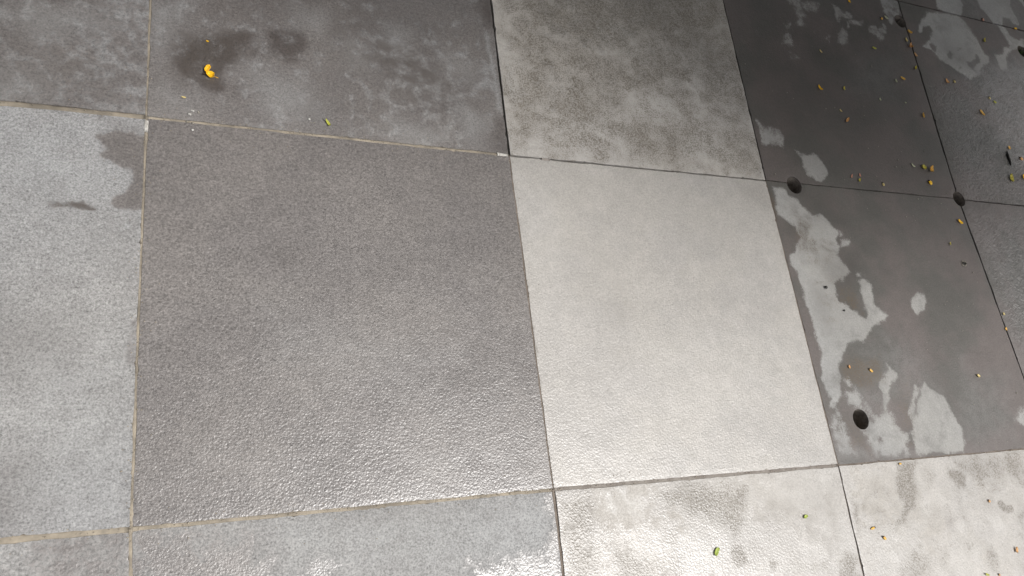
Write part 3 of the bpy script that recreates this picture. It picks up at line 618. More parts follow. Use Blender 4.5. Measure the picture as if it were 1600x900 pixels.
# ------------------------------------------------------------------ joints
def strip(name, a, b, width, top, mat, seed, wob=0.0007, nseg=None, label=None):
    """a joint filling: a low bar running from a to b, its top uneven"""
    a = np.array(a, float); b = np.array(b, float); L = np.linalg.norm(b - a)
    if L < 0.002: return None
    n = nseg or max(4, int(L / 0.006)); d = (b - a) / L; pn = np.array([-d[1], d[0]])
    t = np.linspace(0, 1, n + 1); ctr = a[None] + (b - a)[None] * t[:, None]
    wv = width / 2 + fbm(ctr, 70, seed, 3) * wob
    wl = width / 2 + fbm(ctr, 70, seed + 3, 3) * wob
    zt = top + fbm(ctr, 90, seed + 7, 3) * 0.00035
    rows = []
    for off, zz in ((-wl, np.full(n + 1, -0.02)), (-wl, zt - 0.0005), (-wl * 0.4, zt), (wv * 0.4, zt), (wv, zt - 0.0005), (wv, np.full(n + 1, -0.02))):
        pt = ctr + pn[None] * np.asarray(off)[:, None]
        rows.append(np.column_stack([pt, zz]))
    m_ = len(rows); V = np.concatenate(rows)
    k = np.arange(n)
    F = np.concatenate([np.stack([q * (n + 1) + k, q * (n + 1) + k + 1, (q + 1) * (n + 1) + k + 1, (q + 1) * (n + 1) + k], 1) for q in range(m_ - 1)])[:, ::-1]
    ends = np.array([[q * (n + 1) for q in range(m_)], [q * (n + 1) + n for q in range(m_ - 1, -1, -1)]])
    o = link(name, mesh_np(name, V, [F, ends]), mat, pavement)
    if label: o['label'] = label
    return o

def split(a, b):
    """drop the stretches that cross a round hole"""
    a = np.array(a, float); b = np.array(b, float); L = np.linalg.norm(b - a); d = (b - a) / L
    segs = [(0.0, L)]
    for h in HOLES:
        w = np.array(h) - a; t = w @ d; o = abs(w[0] * d[1] - w[1] * d[0])
        if o < HOLE_R:
            hw = math.sqrt(HOLE_R ** 2 - o * o) + 0.0006; out = []
            for s, e in segs:
                if t + hw < s or t - hw > e: out.append((s, e))
                else:
                    if t - hw > s: out.append((s, t - hw))
                    if t + hw < e: out.append((t + hw, e))
            segs = out
    return [(a + d * s, a + d * e) for s, e in segs]

# material and height of each joint in view; the rest is brown and a little low
VM = {(1, 0): (M_SAND, -.0006, .002), (1, 1): (M_SAND, -.0008, .0014), (1, 2): (M_SAND, -.0012, .0012),
      (2, 0): (M_BROWN, -.0016, .002), (2, 1): (M_BROWN, -.0009, .002), (2, 2): (M_DGROUT, -.004, .002),
      (3, 0): (M_BROWN, -.0025, .002), (3, 1): (M_BROWN, -.0009, .002), (3, 2): (M_DGROUT, -.004, .002),
      (4, 1): (M_DGROUT, -.009, .002), (4, 2): (M_DGROUT, -.009, .002)}
HM = {(1, 0): (M_SAND, -.0002, .003), (1, 1): (M_SAND, -.0002, .002), (1, 2): (M_GGREY, -.0012, .0024), (1, 3): (M_BROWN, -.0022, .002),
      (2, 0): (M_SAND, -.0012, .001), (2, 1): (M_SAND, -.0009, .0016), (2, 2): (M_DGROUT, -.008, .002), (2, 3): (M_DGROUT, -.0016, .002),
      (2, 4): (M_DGROUT, -.005, .002), (3, 4): (M_DGROUT, -.006, .002)}
for i in range(C0 + 1, C1):
    for r in range(R0, R1):
        mt, zt, ex = VM.get((i, r), (M_BROWN, -.003, .002))
        for a, b in split(corner(i, r), corner(i, r + 1)):
            strip('grout_joint', a, b, vj(i, r) + ex, zt, mt, i * 7 + r * 3 + 50)
for j in range(R0 + 1, R1):
    for c in range(C0, C1):
        mt, zt, ex = HM.get((j, c), (M_BROWN, -.003, .002))
        a = np.array(corner(c, j)); b = np.array(corner(c + 1, j)); d = (b - a) / np.linalg.norm(b - a)
        for a, b in split(a + d * 0.0025, b - d * 0.0025):
            strip('grout_joint', a, b, hj(j, c) + ex, zt - 0.00025, mt, j * 11 + c * 5 + 90)

# drilled holes: raw concrete walls and silt at the bottom
M_RAW = plain('raw_hole_wall', (0.24, 0.21, 0.18), 0.8, scale=90.0, bump=0.002, c2=(0.12, 0.10, 0.085))
for q, (hx, hy) in enumerate(HOLES):
    V = []; n = 28
    for zz, k in ((-0.0022, 0.992), (-0.012, 0.975), (-0.024, 0.985), (-0.038, 0.95)):
        for i in range(n):
            th = 2 * math.pi * i / n; w_ = k + 0.012 * math.sin(3 * th + q * 2 + zz * 300)
            V.append((hx + math.cos(th) * HOLE_R * w_, hy + math.sin(th) * HOLE_R * w_, zz))
    V.append((hx, hy, -0.041))
    F = np.array([(j * n + i, (j + 1) * n + i, (j + 1) * n + (i + 1) % n, j * n + (i + 1) % n) for j in range(3) for i in range(n)])
    F3 = np.array([(3 * n + i, 4 * n, 3 * n + (i + 1) % n) for i in range(n)])
    link('hole_lining', mesh_np('hole_lining', np.array(V), [F, F3], np.ones(len(F) + n, bool)), M_RAW, pavement)

# white lime blobs at the joint crossings, and the bridge of grout across the open joint
def along(p, q, s0, s1):
    p = np.array(p); q = np.array(q); d = (q - p) / np.linalg.norm(q - p); return p + d * s0, p + d * s1
strip('lime_deposit', *along(corner(2, 2), corner(1, 2), 0.003, 0.024), 0.006, 0.0004, M_WHITE, 3, label='white lime deposit at the end of the sandy joint')
strip('lime_deposit', *along(corner(1, 2), corner(1, 1), 0.006, 0.026), 0.0055, 0.0003, M_WHITE, 4, label='white lime streak just below the sandy crossing')
strip('grout_bridge', *along(corner(2, 2), corner(3, 2), 0.066, 0.083), 0.006, 0.0002, M_GGREY, 5, label='small grout bridge across the open dark joint')

# ------------------------------------------------------------------ fallen petals, leaves and crumbs
PC = {'yellow': ((0.90, 0.56, 0.02), (0.80, 0.42, 0.01)), 'orange': ((0.76, 0.47, 0.10), (0.60, 0.32, 0.06)), 'rust': ((0.62, 0.35, 0.14), (0.48, 0.23, 0.08)),
      'tan': ((0.66, 0.38, 0.17), (0.5, 0.27, 0.1)), 'cream': ((0.68, 0.56, 0.26), (0.55, 0.42, 0.16)), 'pale': ((0.50, 0.52, 0.36), (0.42, 0.42, 0.28)),
      'lime': ((0.50, 0.48, 0.09), (0.36, 0.38, 0.06)), 'olive': ((0.48, 0.40, 0.05), (0.33, 0.30, 0.05)), 'pink': ((0.52, 0.27, 0.19), (0.4, 0.17, 0.11)),
      'green': ((0.40, 0.46, 0.10), (0.28, 0.36, 0.07)), 'moss': ((0.05, 0.085, 0.025), (0.035, 0.05, 0.02)), 'dark': ((0.018, 0.015, 0.012), (0.012, 0.01, 0.008)),
      'white': ((0.55, 0.54, 0.51), (0.42, 0.41, 0.38)), 'shell': ((0.30, 0.27, 0.22), (0.05, 0.045, 0.04))}
PM = {k: plain('litter_' + k, a, 0.55, scale=240.0, c2=b) for k, (a, b) in PC.items()}
M_CAP = plain('bud_cap', (0.05, 0.03, 0.02), 0.6, scale=300.0)

def shell_grid(fn, nu, nv, thick):
    """closed thin body from a surface fn(u,v)->xyz, u,v in 0..1"""
    u, v = np.meshgrid(np.linspace(0, 1, nu), np.linspace(0, 1, nv), indexing='xy')
    top = fn(u.ravel(), v.ravel()); bot = top.copy(); bot[:, 2] -= thick
    idx = np.arange(nu * nv).reshape(nv, nu); k = nu * nv
    f1 = np.stack([idx[:-1, :-1], idx[:-1, 1:], idx[1:, 1:], idx[1:, :-1]], -1).reshape(-1, 4)
    f2 = f1[:, ::-1] + k
    ring = np.concatenate([idx[0, :-1], idx[:-1, -1], idx[-1, :0:-1], idx[:0:-1, 0]]); nx = np.roll(ring, -1)
    f3 = np.stack([nx, ring, ring + k, nx + k], 1)
    return np.vstack([top, bot]), np.concatenate([f1, f2, f3])

def petal_fn(L, W, curl, cup, bend, tip=0.9):
    def fn(u, v):
        s = u * 2 - 1
        half = W / 2 * np.sqrt(np.clip(1 - np.abs(s) ** 2.4, 0.004, 1)) * (1 + 0.25 * s * tip)
        t = v * 2 - 1
        x = s * L / 2; y = t * half + bend * (1 - s * s) * L * 0.25
        z = 0.0012 + cup * W * t * t * (1 - 0.3 * s) + curl * L * np.clip(np.abs(s) - 0.2, 0, 1) ** 2 + 0.0004 * np.sin(7 * s + 3 * t)
        return np.column_stack([x, y, z])
    return fn

def lump(L, W, Hh, seed, n=8, m_=6):
    V = []
    for j in range(m_ + 1):
        ph = math.pi * j / m_
        for i in range(n):
            th = 2 * math.pi * i / n
            k = 1 + 0.14 * math.sin(3 * th + seed) + 0.1 * math.sin(5 * ph + 2 * seed)
            V.append((math.cos(ph) * L / 2, math.sin(ph) * math.cos(th) * W / 2 * k, Hh / 2 + math.sin(ph) * math.sin(th) * Hh / 2 * k))
    F = [(j * n + i, j * n + (i + 1) % n, (j + 1) * n + (i + 1) % n, (j + 1) * n + i) for j in range(m_) for i in range(n)]
    return np.array(V), np.array(F)

LITTER = [
('yellow_flower', 'large bright yellow two-petalled flower on the dark far-left grey tile', 'flower', 'yellow', 0.0527, 0.7759, 0.586, 0.0172, 0.0179, 'flower', None),
('fallen_petal', 'tiny yellow petal just above the large yellow flower', 'petal', 'yellow', 0.0527, 0.8367, -0.322, 0.0051, 0.0033, 'petal', 'petals and flower bits scattered on the wet tiles'),
('fallen_petal', 'pale yellow petal between the large yellow flower and the sandy joint', 'petal', 'cream', 0.019, 0.7268, -0.161, 0.0075, 0.0035, 'petal', 'petals and flower bits scattered on the wet tiles'),
('fallen_petal', 'curled yellow-green petal beside the sandy joint of the middle grey tile', 'petal', 'lime', 0.2397, 0.7069, -1.018, 0.016, 0.0055, 'curl', 'petals and flower bits scattered on the wet tiles'),
('fallen_petal', 'bright yellow upright petal at the top edge of the photo', 'petal', 'yellow', 1.5958, 1.2381, -1.506, 0.0139, 0.0083, 'petal', 'petals and flower bits scattered on the wet tiles'),
('fallen_petal', 'small orange-yellow bud beside a pale sliver, left of the uppermost hole', 'petal', 'orange', 1.6998, 1.2052, -0.412, 0.0087, 0.0117, 'bud', 'petals and flower bits scattered on the wet tiles'),
('fallen_petal', 'pale green-white sliver pointing at the uppermost hole', 'petal', 'pale', 1.7163, 1.2106, -0.633, 0.0149, 0.0084, 'petal', 'petals and flower bits scattered on the wet tiles'),
('fallen_petal', 'orange petal nearest below the uppermost hole', 'petal', 'orange', 1.7917, 1.1799, -0.409, 0.0179, 0.012, 'petal', 'petals and flower bits scattered on the wet tiles'),
('fallen_petal', 'cream bit on the joint below the uppermost hole', 'petal', 'cream', 1.7687, 1.1503, -1.238, 0.012, 0.0092, 'petal', 'petals and flower bits scattered on the wet tiles'),
('fallen_petal', 'curled orange ring-shaped petal on the joint below the uppermost hole', 'petal', 'rust', 1.7761, 1.1326, -0.994, 0.015, 0.0137, 'curl', 'petals and flower bits scattered on the wet tiles'),
('fallen_petal', 'orange-tan petal lowest of the trail along the joint below the uppermost hole', 'petal', 'tan', 1.787, 1.1076, -0.943, 0.0131, 0.0104, 'petal', 'petals and flower bits scattered on the wet tiles'),
('fallen_petal', 'yellow-olive petal lying in the dark joint where the trail of petals ends', 'petal', 'olive', 1.7698, 1.0642, -2.097, 0.0149, 0.0085, 'petal', 'petals and flower bits scattered on the wet tiles'),
('fallen_petal', 'slim orange petal left of the joint, beside a pale scrap', 'petal', 'orange', 1.7064, 1.0228, -0.336, 0.0182, 0.0093, 'petal', 'petals and flower bits scattered on the wet tiles'),
('fallen_petal', 'pale greenish scrap beside the slim orange petal', 'petal', 'pale', 1.6785, 1.0109, -1.279, 0.0104, 0.0072, 'petal', 'petals and flower bits scattered on the wet tiles'),
('fallen_petal', 'bright yellow slim petal in the middle of the far dark tile', 'petal', 'yellow', 1.4024, 0.9487, -0.849, 0.0167, 0.0088, 'petal', 'petals and flower bits scattered on the wet tiles'),
('fallen_petal', 'short yellow-olive petal right of the bright slim yellow petal', 'petal', 'olive', 1.4838, 0.9595, -1.79, 0.0124, 0.0079, 'petal', 'petals and flower bits scattered on the wet tiles'),
('fallen_petal', 'dull green-yellow petal below the pale patch near the uppermost hole', 'petal', 'lime', 1.6351, 1.1018, -0.189, 0.016, 0.0078, 'petal', 'petals and flower bits scattered on the wet tiles'),
('fallen_petal', 'thin pale yellow sliver on the upper far dark tile', 'petal', 'cream', 1.4406, 1.0584, -0.874, 0.0104, 0.0052, 'petal', 'petals and flower bits scattered on the wet tiles'),
('fallen_petal', 'orange petal below the large dry patch, beside a cream one', 'petal', 'rust', 1.8782, 1.0405, -0.979, 0.0161, 0.0123, 'petal', 'petals and flower bits scattered on the wet tiles'),
('fallen_petal', 'cream-yellow petal touching right of the orange one below the large dry patch', 'petal', 'cream', 1.9089, 1.0442, -1.67, 0.0112, 0.0095, 'bud', 'petals and flower bits scattered on the wet tiles'),
('fallen_petal', 'orange-yellow slim petal alone on the glossy right tile', 'petal', 'orange', 1.977, 0.957, -0.876, 0.0219, 0.0113, 'petal', 'petals and flower bits scattered on the wet tiles'),
('fallen_petal', 'cream bud with dark tip on the glossy right tile', 'petal', 'cream', 2.0335, 1.0109, -1.511, 0.01, 0.0096, 'bud', 'petals and flower bits scattered on the wet tiles'),
('fallen_petal', 'greenish scrap beside the cream dark-tipped bud', 'petal', 'lime', 2.0495, 1.0006, -0.49, 0.0119, 0.0101, 'petal', 'petals and flower bits scattered on the wet tiles'),
('fallen_petal', 'rust-orange square petal below the pair of yellow petals', 'petal', 'rust', 1.4628, 0.8697, -2.322, 0.0189, 0.0085, 'petal', 'petals and flower bits scattered on the wet tiles'),
('fallen_petal', 'pair of pale specks just above the rust-orange square petal', 'petal', 'cream', 1.4506, 0.8938, -0.894, 0.0091, 0.0049, 'petal', 'petals and flower bits scattered on the wet tiles'),
('fallen_petal', 'pale sliver between the short olive petal and the joint', 'petal', 'pale', 1.5976, 0.9446, -1.173, 0.0075, 0.0064, 'petal', 'petals and flower bits scattered on the wet tiles'),
('fallen_petal', 'tiny pale scrap close to the long dark joint', 'petal', 'pale', 1.6872, 0.9484, -0.317, 0.0064, 0.0052, 'petal', 'petals and flower bits scattered on the wet tiles'),
('fallen_petal', 'thin upright orange petal left of the long dark joint', 'petal', 'orange', 1.7384, 0.9177, -1.591, 0.0149, 0.0075, 'petal', 'petals and flower bits scattered on the wet tiles'),
('fallen_petal', 'white-green sliver pointing at the olive leaf scrap', 'petal', 'pale', 1.6423, 0.7671, -0.79, 0.0145, 0.0056, 'petal', 'petals and flower bits scattered on the wet tiles'),
('leaf_scrap', 'olive green leaf scrap left of the orange curled petal', 'leaf', 'olive', 1.6778, 0.7649, -0.371, 0.0155, 0.0122, 'leaf', None),
('fallen_petal', 'orange curled petal near the joint, above a yellow one', 'petal', 'orange', 1.6986, 0.76, -1.594, 0.0175, 0.014, 'curl', 'petals and flower bits scattered on the wet tiles'),
('fallen_petal', 'yellow petal with dark tip below the orange curled petal', 'petal', 'yellow', 1.6837, 0.7239, -1.028, 0.0153, 0.0143, 'bud', 'petals and flower bits scattered on the wet tiles'),
('fallen_petal', 'thin pinkish petal left of a pink and yellow pair', 'petal', 'pink', 1.4248, 0.7179, -2.049, 0.0126, 0.005, 'petal', 'petals and flower bits scattered on the wet tiles'),
('fallen_petal', 'pinkish curled petal above a small yellow one', 'petal', 'pink', 1.4521, 0.7232, -1.407, 0.0098, 0.006, 'petal', 'petals and flower bits scattered on the wet tiles'),
('fallen_petal', 'small yellow petal under the pinkish curled petal', 'petal', 'olive', 1.4458, 0.7096, -2.069, 0.0117, 0.0066, 'petal', 'petals and flower bits scattered on the wet tiles'),
('fallen_petal', 'cream-yellow bud with dark tip just above the faint joint', 'petal', 'cream', 1.5204, 0.7055, -1.309, 0.01, 0.0095, 'bud', 'petals and flower bits scattered on the wet tiles'),
('fallen_petal', 'narrow yellow petal on the brown strip right of the large dry patch', 'petal', 'olive', 2.1038, 1.21, -1.936, 0.0173, 0.0093, 'petal', 'petals and flower bits scattered on the wet tiles'),
('fallen_petal', 'yellow petal on the far joint in the upper right corner', 'petal', 'yellow', 2.2727, 1.2813, 0.067, 0.0149, 0.0092, 'petal', 'petals and flower bits scattered on the wet tiles'),
('fallen_petal', 'pink-orange petal on the far joint between two dry patches', 'petal', 'pink', 2.1326, 1.286, -0.888, 0.0111, 0.0145, 'bud', 'petals and flower bits scattered on the wet tiles'),
('fallen_petal', 'orange petal touching the short dark stick', 'petal', 'orange', 2.0404, 0.8587, -1.303, 0.0106, 0.0113, 'petal', 'petals and flower bits scattered on the wet tiles'),
('twig', 'short dark stick on the glossy right tile', 'twig', 'dark', 2.0206, 0.8246, -1.636, 0.046, 0.0072, 'twig', None),
('fallen_petal', 'olive leaf-like petal right of the long joint near the right edge', 'petal', 'olive', 2.0016, 0.7646, -1.664, 0.0226, 0.0129, 'leaf', 'petals and flower bits scattered on the wet tiles'),
('fallen_petal', 'dark red and cream petal at the right edge beside the stick', 'petal', 'rust', 2.075, 0.8296, -0.353, 0.0153, 0.0128, 'bud', 'petals and flower bits scattered on the wet tiles'),
('fallen_petal', 'yellow-orange petal cut off by the right edge', 'petal', 'yellow', 2.0568, 0.7723, -1.369, 0.0169, 0.0136, 'petal', 'petals and flower bits scattered on the wet tiles'),
('fallen_petal', 'yellow petal just below the right-hand hole', 'petal', 'yellow', 1.7452, 0.6243, -0.648, 0.0181, 0.0106, 'petal', 'petals and flower bits scattered on the wet tiles'),
('fallen_petal', 'faint olive petal below the right-hand hole', 'petal', 'olive', 1.6865, 0.5646, -1.728, 0.0083, 0.0052, 'petal', 'petals and flower bits scattered on the wet tiles'),
('snail_shell', 'tiny dark open shell with pale rim on the near dark tile', 'shell', 'shell', 1.7117, 0.5161, -0.795, 0.0153, 0.017, 'shell', None),
('fallen_petal', 'small orange petal left of a dark-headed one above the lowest hole', 'petal', 'rust', 1.2649, 0.2736, -1.546, 0.008, 0.0059, 'petal', 'petals and flower bits scattered on the wet tiles'),
('fallen_petal', 'orange petal with dark head above the lowest hole', 'petal', 'orange', 1.3223, 0.2652, -0.663, 0.0133, 0.0076, 'bud', 'petals and flower bits scattered on the wet tiles'),
('fallen_petal', 'pale yellow petal alone on the near dark tile', 'petal', 'cream', 1.6391, 0.2471, -0.668, 0.0108, 0.0085, 'petal', 'petals and flower bits scattered on the wet tiles'),
('fallen_petal', 'cream petal on the right-hand joint', 'petal', 'cream', 1.7938, 0.3918, -1.258, 0.0075, 0.0075, 'petal', 'petals and flower bits scattered on the wet tiles'),
('fallen_petal', 'orange petal below the cream one on the right-hand joint', 'petal', 'orange', 1.7841, 0.355, -1.665, 0.0085, 0.0077, 'petal', 'petals and flower bits scattered on the wet tiles'),
('fallen_petal', 'small orange bud at the top edge of the pale lower-right tile', 'petal', 'orange', 1.3332, 0.076, 0.0, 0.0097, 0.0053, 'bud', 'petals and flower bits scattered on the wet tiles'),
('fallen_petal', 'orange bud with dark cap, upper of two near the pale joint', 'petal', 'orange', 1.219, -0.0352, -2.934, 0.0136, 0.0067, 'bud', 'petals and flower bits scattered on the wet tiles'),
('fallen_petal', 'orange bud with dark cap, lower of two near the pale joint', 'petal', 'orange', 1.2416, -0.055, -0.672, 0.0106, 0.0085, 'bud', 'petals and flower bits scattered on the wet tiles'),
('fallen_petal', 'faint peach petal beside the brown stain on the pale lower-right tile', 'petal', 'tan', 1.5549, -0.0142, -0.813, 0.0077, 0.0076, 'bud', 'petals and flower bits scattered on the wet tiles'),
('fallen_petal', 'slim peach petal near the right edge of the pale lower-right tile', 'petal', 'tan', 1.59, -0.1133, -1.814, 0.0125, 0.0086, 'petal', 'petals and flower bits scattered on the wet tiles'),
('fallen_petal', 'yellow-green scrap at the bottom edge of the photo', 'petal', 'lime', 1.4849, -0.1482, -0.415, 0.0119, 0.0054, 'petal', 'petals and flower bits scattered on the wet tiles'),
('fallen_petal', 'orange-tan scrap at the bottom edge of the photo', 'petal', 'tan', 1.52, -0.1532, -0.818, 0.0064, 0.0071, 'bud', 'petals and flower bits scattered on the wet tiles'),
('green_leaf', 'small bright green leaf on the glittering beige tile', 'leaf', 'green', 0.8567, -0.0385, 0.917, 0.0161, 0.0073, 'leaf', None),
('green_leaf', 'tiny green leaf fragment on the pale right half of the beige tile', 'leaf', 'green', 1.0642, -0.0005, 0.366, 0.0101, 0.0057, 'leaf', None),
('moss_tuft', 'small green tuft in the hole cut off by the right edge', 'moss', 'moss', 2.2725, 1.2049, -0.543, 0.0232, 0.0331, 'tuft', None),
('seed', 'round black seed on the large pale dry patch', 'seed', 'dark', 1.2577, 0.4442, -0.064, 0.0078, 0.0066, 'seed', None),
('seed', 'smaller black seed lower on the large pale dry patch', 'seed', 'dark', 1.2923, 0.3938, 0.073, 0.0055, 0.0043, 'seed', None),
('grout_crumb', 'white crumb beside the sandy joint below the yellow flower', 'crumb', 'white', 0.0278, 0.6976, -0.266, 0.0057, 0.0046, 'crumb', None),
('grout_crumb', 'upper white flake of the cluster by the sandy joint', 'crumb', 'white', 0.032, 0.7045, -0.245, 0.0062, 0.003, 'crumb', None),
('grout_crumb', 'white crumb just below the sandy joint on the middle grey tile', 'crumb', 'white', 0.0326, 0.6702, -0.338, 0.004, 0.0038, 'crumb', None),
('grout_crumb', 'white flake left of the curled yellow-green petal', 'crumb', 'white', 0.2104, 0.7124, -0.169, 0.0042, 0.0038, 'crumb', None)]
for k, (name, label, cat, ck, x, y, ang, L, W, shape, group) in enumerate(LITTER):
    rr = random.Random(k * 37 + 5)
    z0 = 0.0002
    if shape == 'petal':
        V, F = shell_grid(petal_fn(L * .92, W * .72, rr.uniform(.05, .3), rr.uniform(.1, .35), rr.uniform(-.14, .14)), 8, 5, 0.0005)
    elif shape == 'curl':
        V, F = shell_grid(petal_fn(L * .85, W * .8, .55, .4, rr.choice((-1, 1)) * .5), 10, 6, 0.0006)
    elif shape == 'leaf':
        V, F = shell_grid(petal_fn(L, W, .15, .22, .15, .2), 10, 6, 0.0005)
    elif shape == 'bud':
        V, F = lump(L * .85, W * .72, min(W, L) * 0.32, k)
    elif shape in ('seed', 'crumb'):
        V, F = lump(L, W, min(W, L) * 0.55, k)
    elif shape == 'twig':
        V, F = lump(L, W, W * 0.8, k, 6, 10)
        V[:, 1] += 0.12 * W * np.sin(V[:, 0] / L * 9)
    else:
        V = F = None
    par = None
    if shape == 'flower':
        root = bpy.data.objects.new(name, None); col.objects.link(root); root.location = (x, y, z0); root.rotation_euler[2] = ang
        root.empty_display_size = 0.01
        for (px, py, a, l, w) in ((0.004, 0.005, 0.55, 0.0145, 0.0075), (0.002, -0.0065, -1.15, 0.0135, 0.0105)):
            V, F = shell_grid(petal_fn(l, w, .35, .35, .3), 10, 7, 0.0005)
            po = link('petal', mesh_np('petal', V, [F], np.ones(len(F), bool)), PM['yellow'], root)
            po.location = (px, py, 0.001); po.rotation_euler = (rr.uniform(-.3, .3), -.15, a)
        V, F = lump(0.0045, 0.0035, 0.003, 2)
        ho = link('calyx', mesh_np('calyx', V, [F], np.ones(len(F), bool)), M_CAP, root); ho.location = (-0.0055, 0.0005, 0.0012)
        V, F = lump(0.007, 0.0016, 0.0014, 3)
        st_ = link('stem', mesh_np('stem', V, [F], np.ones(len(F), bool)), PM['orange'], root); st_.location = (0.0085, -0.0125, 0.0006); st_.rotation_euler[2] = -.9
        tag(root, label, cat, group); continue
    if shape == 'shell':
        root = bpy.data.objects.new(name, None); col.objects.link(root); root.location = (x, y, z0); root.rotation_euler[2] = ang
        V = []; n = 14
        for j, (rad, zz) in enumerate(((1.0, .0004), (.96, .0028), (.8, .0042), (.62, .0036), (.55, .0012))):
            for i in range(n):
                th = 2 * math.pi * i / n; kk = rad * (1 + .12 * math.cos(th))
                V.append((math.cos(th) * L / 2 * kk, math.sin(th) * W / 2 * kk, zz * (0.55 + 0.45 * math.cos(th - .6))))
        V.append((0, 0, .0004))
        F = np.array([(j * n + i, j * n + (i + 1) % n, (j + 1) * n + (i + 1) % n, (j + 1) * n + i) for j in range(4) for i in range(n)])
        link('rim', mesh_np('rim', np.array(V[:-1]), [F], np.ones(len(F), bool)), PM['shell'], root)
        V2, F2 = lump(L * .62, W * .62, .0016, 1)
        io = link('opening', mesh_np('opening', V2, [F2], np.ones(len(F2), bool)), PM['dark'], root)
        tag(root, label, cat, group); continue
    if shape == 'tuft':
        V = []; F = []
        for q in range(46):
            a = rr.uniform(0, 6.28); d = rr.uniform(0, .009); l = rr.uniform(.006, .014); w = .0011; lean = rr.uniform(-.6, .6)
            cx, cy = math.cos(a) * d, math.sin(a) * d; b = rr.uniform(0, 6.28); dx, dy = math.cos(b) * w, math.sin(b) * w
            i = len(V); ex, ey = cx + math.cos(a) * l * lean, cy + math.sin(a) * l * lean
            V += [(cx - dx, cy - dy, -.012), (cx + dx, cy + dy, -.012), (ex + dx * .4, ey + dy * .4, -.012 + l), (ex - dx * .4, ey - dy * .4, -.012 + l)]
            F.append((i, i + 1, i + 2, i + 3))
        o = link(name, mesh_np(name, np.array(V), [np.array(F)]), PM['moss']); o.location = (x, y, 0); tag(o, label, cat, group); continue
    o = link(name, mesh_np(name, V, [F], np.ones(len(F), bool)), PM[ck])
    o.location = (x, y, z0); o.rotation_euler[2] = ang
    tag(o, label, cat, group)
    if shape == 'bud':
        V, F = lump(L * .3, W * .45, min(W, L) * 0.3, k + 3)
        cp = link('cap', mesh_np('cap', V, [F], np.ones(len(F), bool)), M_CAP, o); cp.location = (-L * .38, 0, W * .03)

# loose grit: tiny grains nobody could count
GRIT = [[1.7012,0.8132],[1.5426,0.8082],[1.5971,0.7777],[1.6052,0.7596],[1.5059,0.799],[1.7333,0.7004],[1.7561,0.7109],[1.6241,0.6764],[1.4419,0.6816],[1.7005,0.6704],[1.6646,0.6426],[1.5889,0.6308],[1.566,0.626],[1.5829,0.7574],[1.6174,0.8024],[1.5259,0.89],[1.595,0.8865],[1.604,1.0421],[1.6973,1.0095],[1.6974,0.5799],[1.685,0.5612],[1.7143,0.5627],[1.7349,0.4936],[1.6043,0.4121],[1.6996,0.4152],[1.6139,0.4199],[1.5979,0.1849],[1.7496,0.2054],[1.6364,0.3505],[1.9588,0.7736],[1.9576,0.7606],[2.0491,1.0304],[2.0254,0.9907],[1.9805,1.0506],[2.0158,1.06],[1.8084,1.0128],[1.822,1.0109],[1.8348,1.0128],[2.1559,1.1024],[2.2123,1.1155],[2.1854,1.1348],[2.0865,1.0256],[2.2187,1.1683],[1.404,0.8931],[1.4346,0.9007],[1.1893,0.9813],[1.1563,0.7022],[1.197,0.7029],[0.0325,0.6823],[0.0243,0.6846],[0.0406,0.7027],[0.2133,0.7061],[0.2185,0.7067],[1.5059,0.7249],[1.5185,0.7144],[1.6389,0.6809]]
V = []; F = []
pts = [(x, y, rr2) for (x, y) in GRIT for rr2 in (random.uniform(.0012, .0021),)]
for q in range(260):
    pts.append((random.uniform(1.2, 2.5), random.uniform(-.05, 1.4), random.uniform(.0005, .0011)))
for x, y, s in pts:
    v, f = lump(s * 2.2, s * 1.6, s, x * 50, 5, 4)
    a = random.uniform(0, 6.28); ca, sa = math.cos(a), math.sin(a)
    b = np.column_stack([v[:, 0] * ca - v[:, 1] * sa + x, v[:, 0] * sa + v[:, 1] * ca + y, v[:, 2]])
    F.append(f + len(V) * len(v)); V.append(b)
grit = link('grit', mesh_np('grit', np.vstack(V), [np.vstack(F)]), plain('grit_grains', (0.36, 0.34, 0.29), 0.7, scale=400.0, c2=(0.2, 0.18, 0.15)))
tag(grit, 'tiny pale grains of grit scattered on the dark wet tiles', 'grit', kind='stuff')

V = []; F = []
for a, b, cnt in ((corner(1, 0), corner(1, 1), 60), (corner(1, 1), corner(1, 2), 150), (corner(1, 2), corner(1, 3), 90), (corner(0, 1), corner(1, 1), 110), (corner(1, 1), corner(2, 1), 170),
                  (corner(0, 2), corner(1, 2), 110), (corner(1, 2), corner(2, 2), 170), (corner(2, 1), corner(3, 1), 120), (corner(2, 2), corner(2, 1), 60), (corner(3, 1), corner(4, 1), 60)):
    a = np.array(a); b = np.array(b); d = (b - a) / np.linalg.norm(b - a)
    for q in range(cnt):
        o2 = random.gauss(0, 1); o2 = o2 * abs(o2) * .006
        x, y = a + (b - a) * random.random() + np.array((-d[1], d[0])) * o2; s = random.uniform(.0004, .0011)
        v, f = lump(s * 2.2, s * 1.7, s * 1.1, q, 5, 3)
        F.append(f + len(V) * len(v)); V.append(v + np.array((x, y, -.0002)))
tag(link('sand_grains', mesh_np('sand_grains', np.vstack(V), [np.vstack(F)]), M_SAND), 'loose sandy grains spilled along the tan joints', 'sand', kind='stuff')

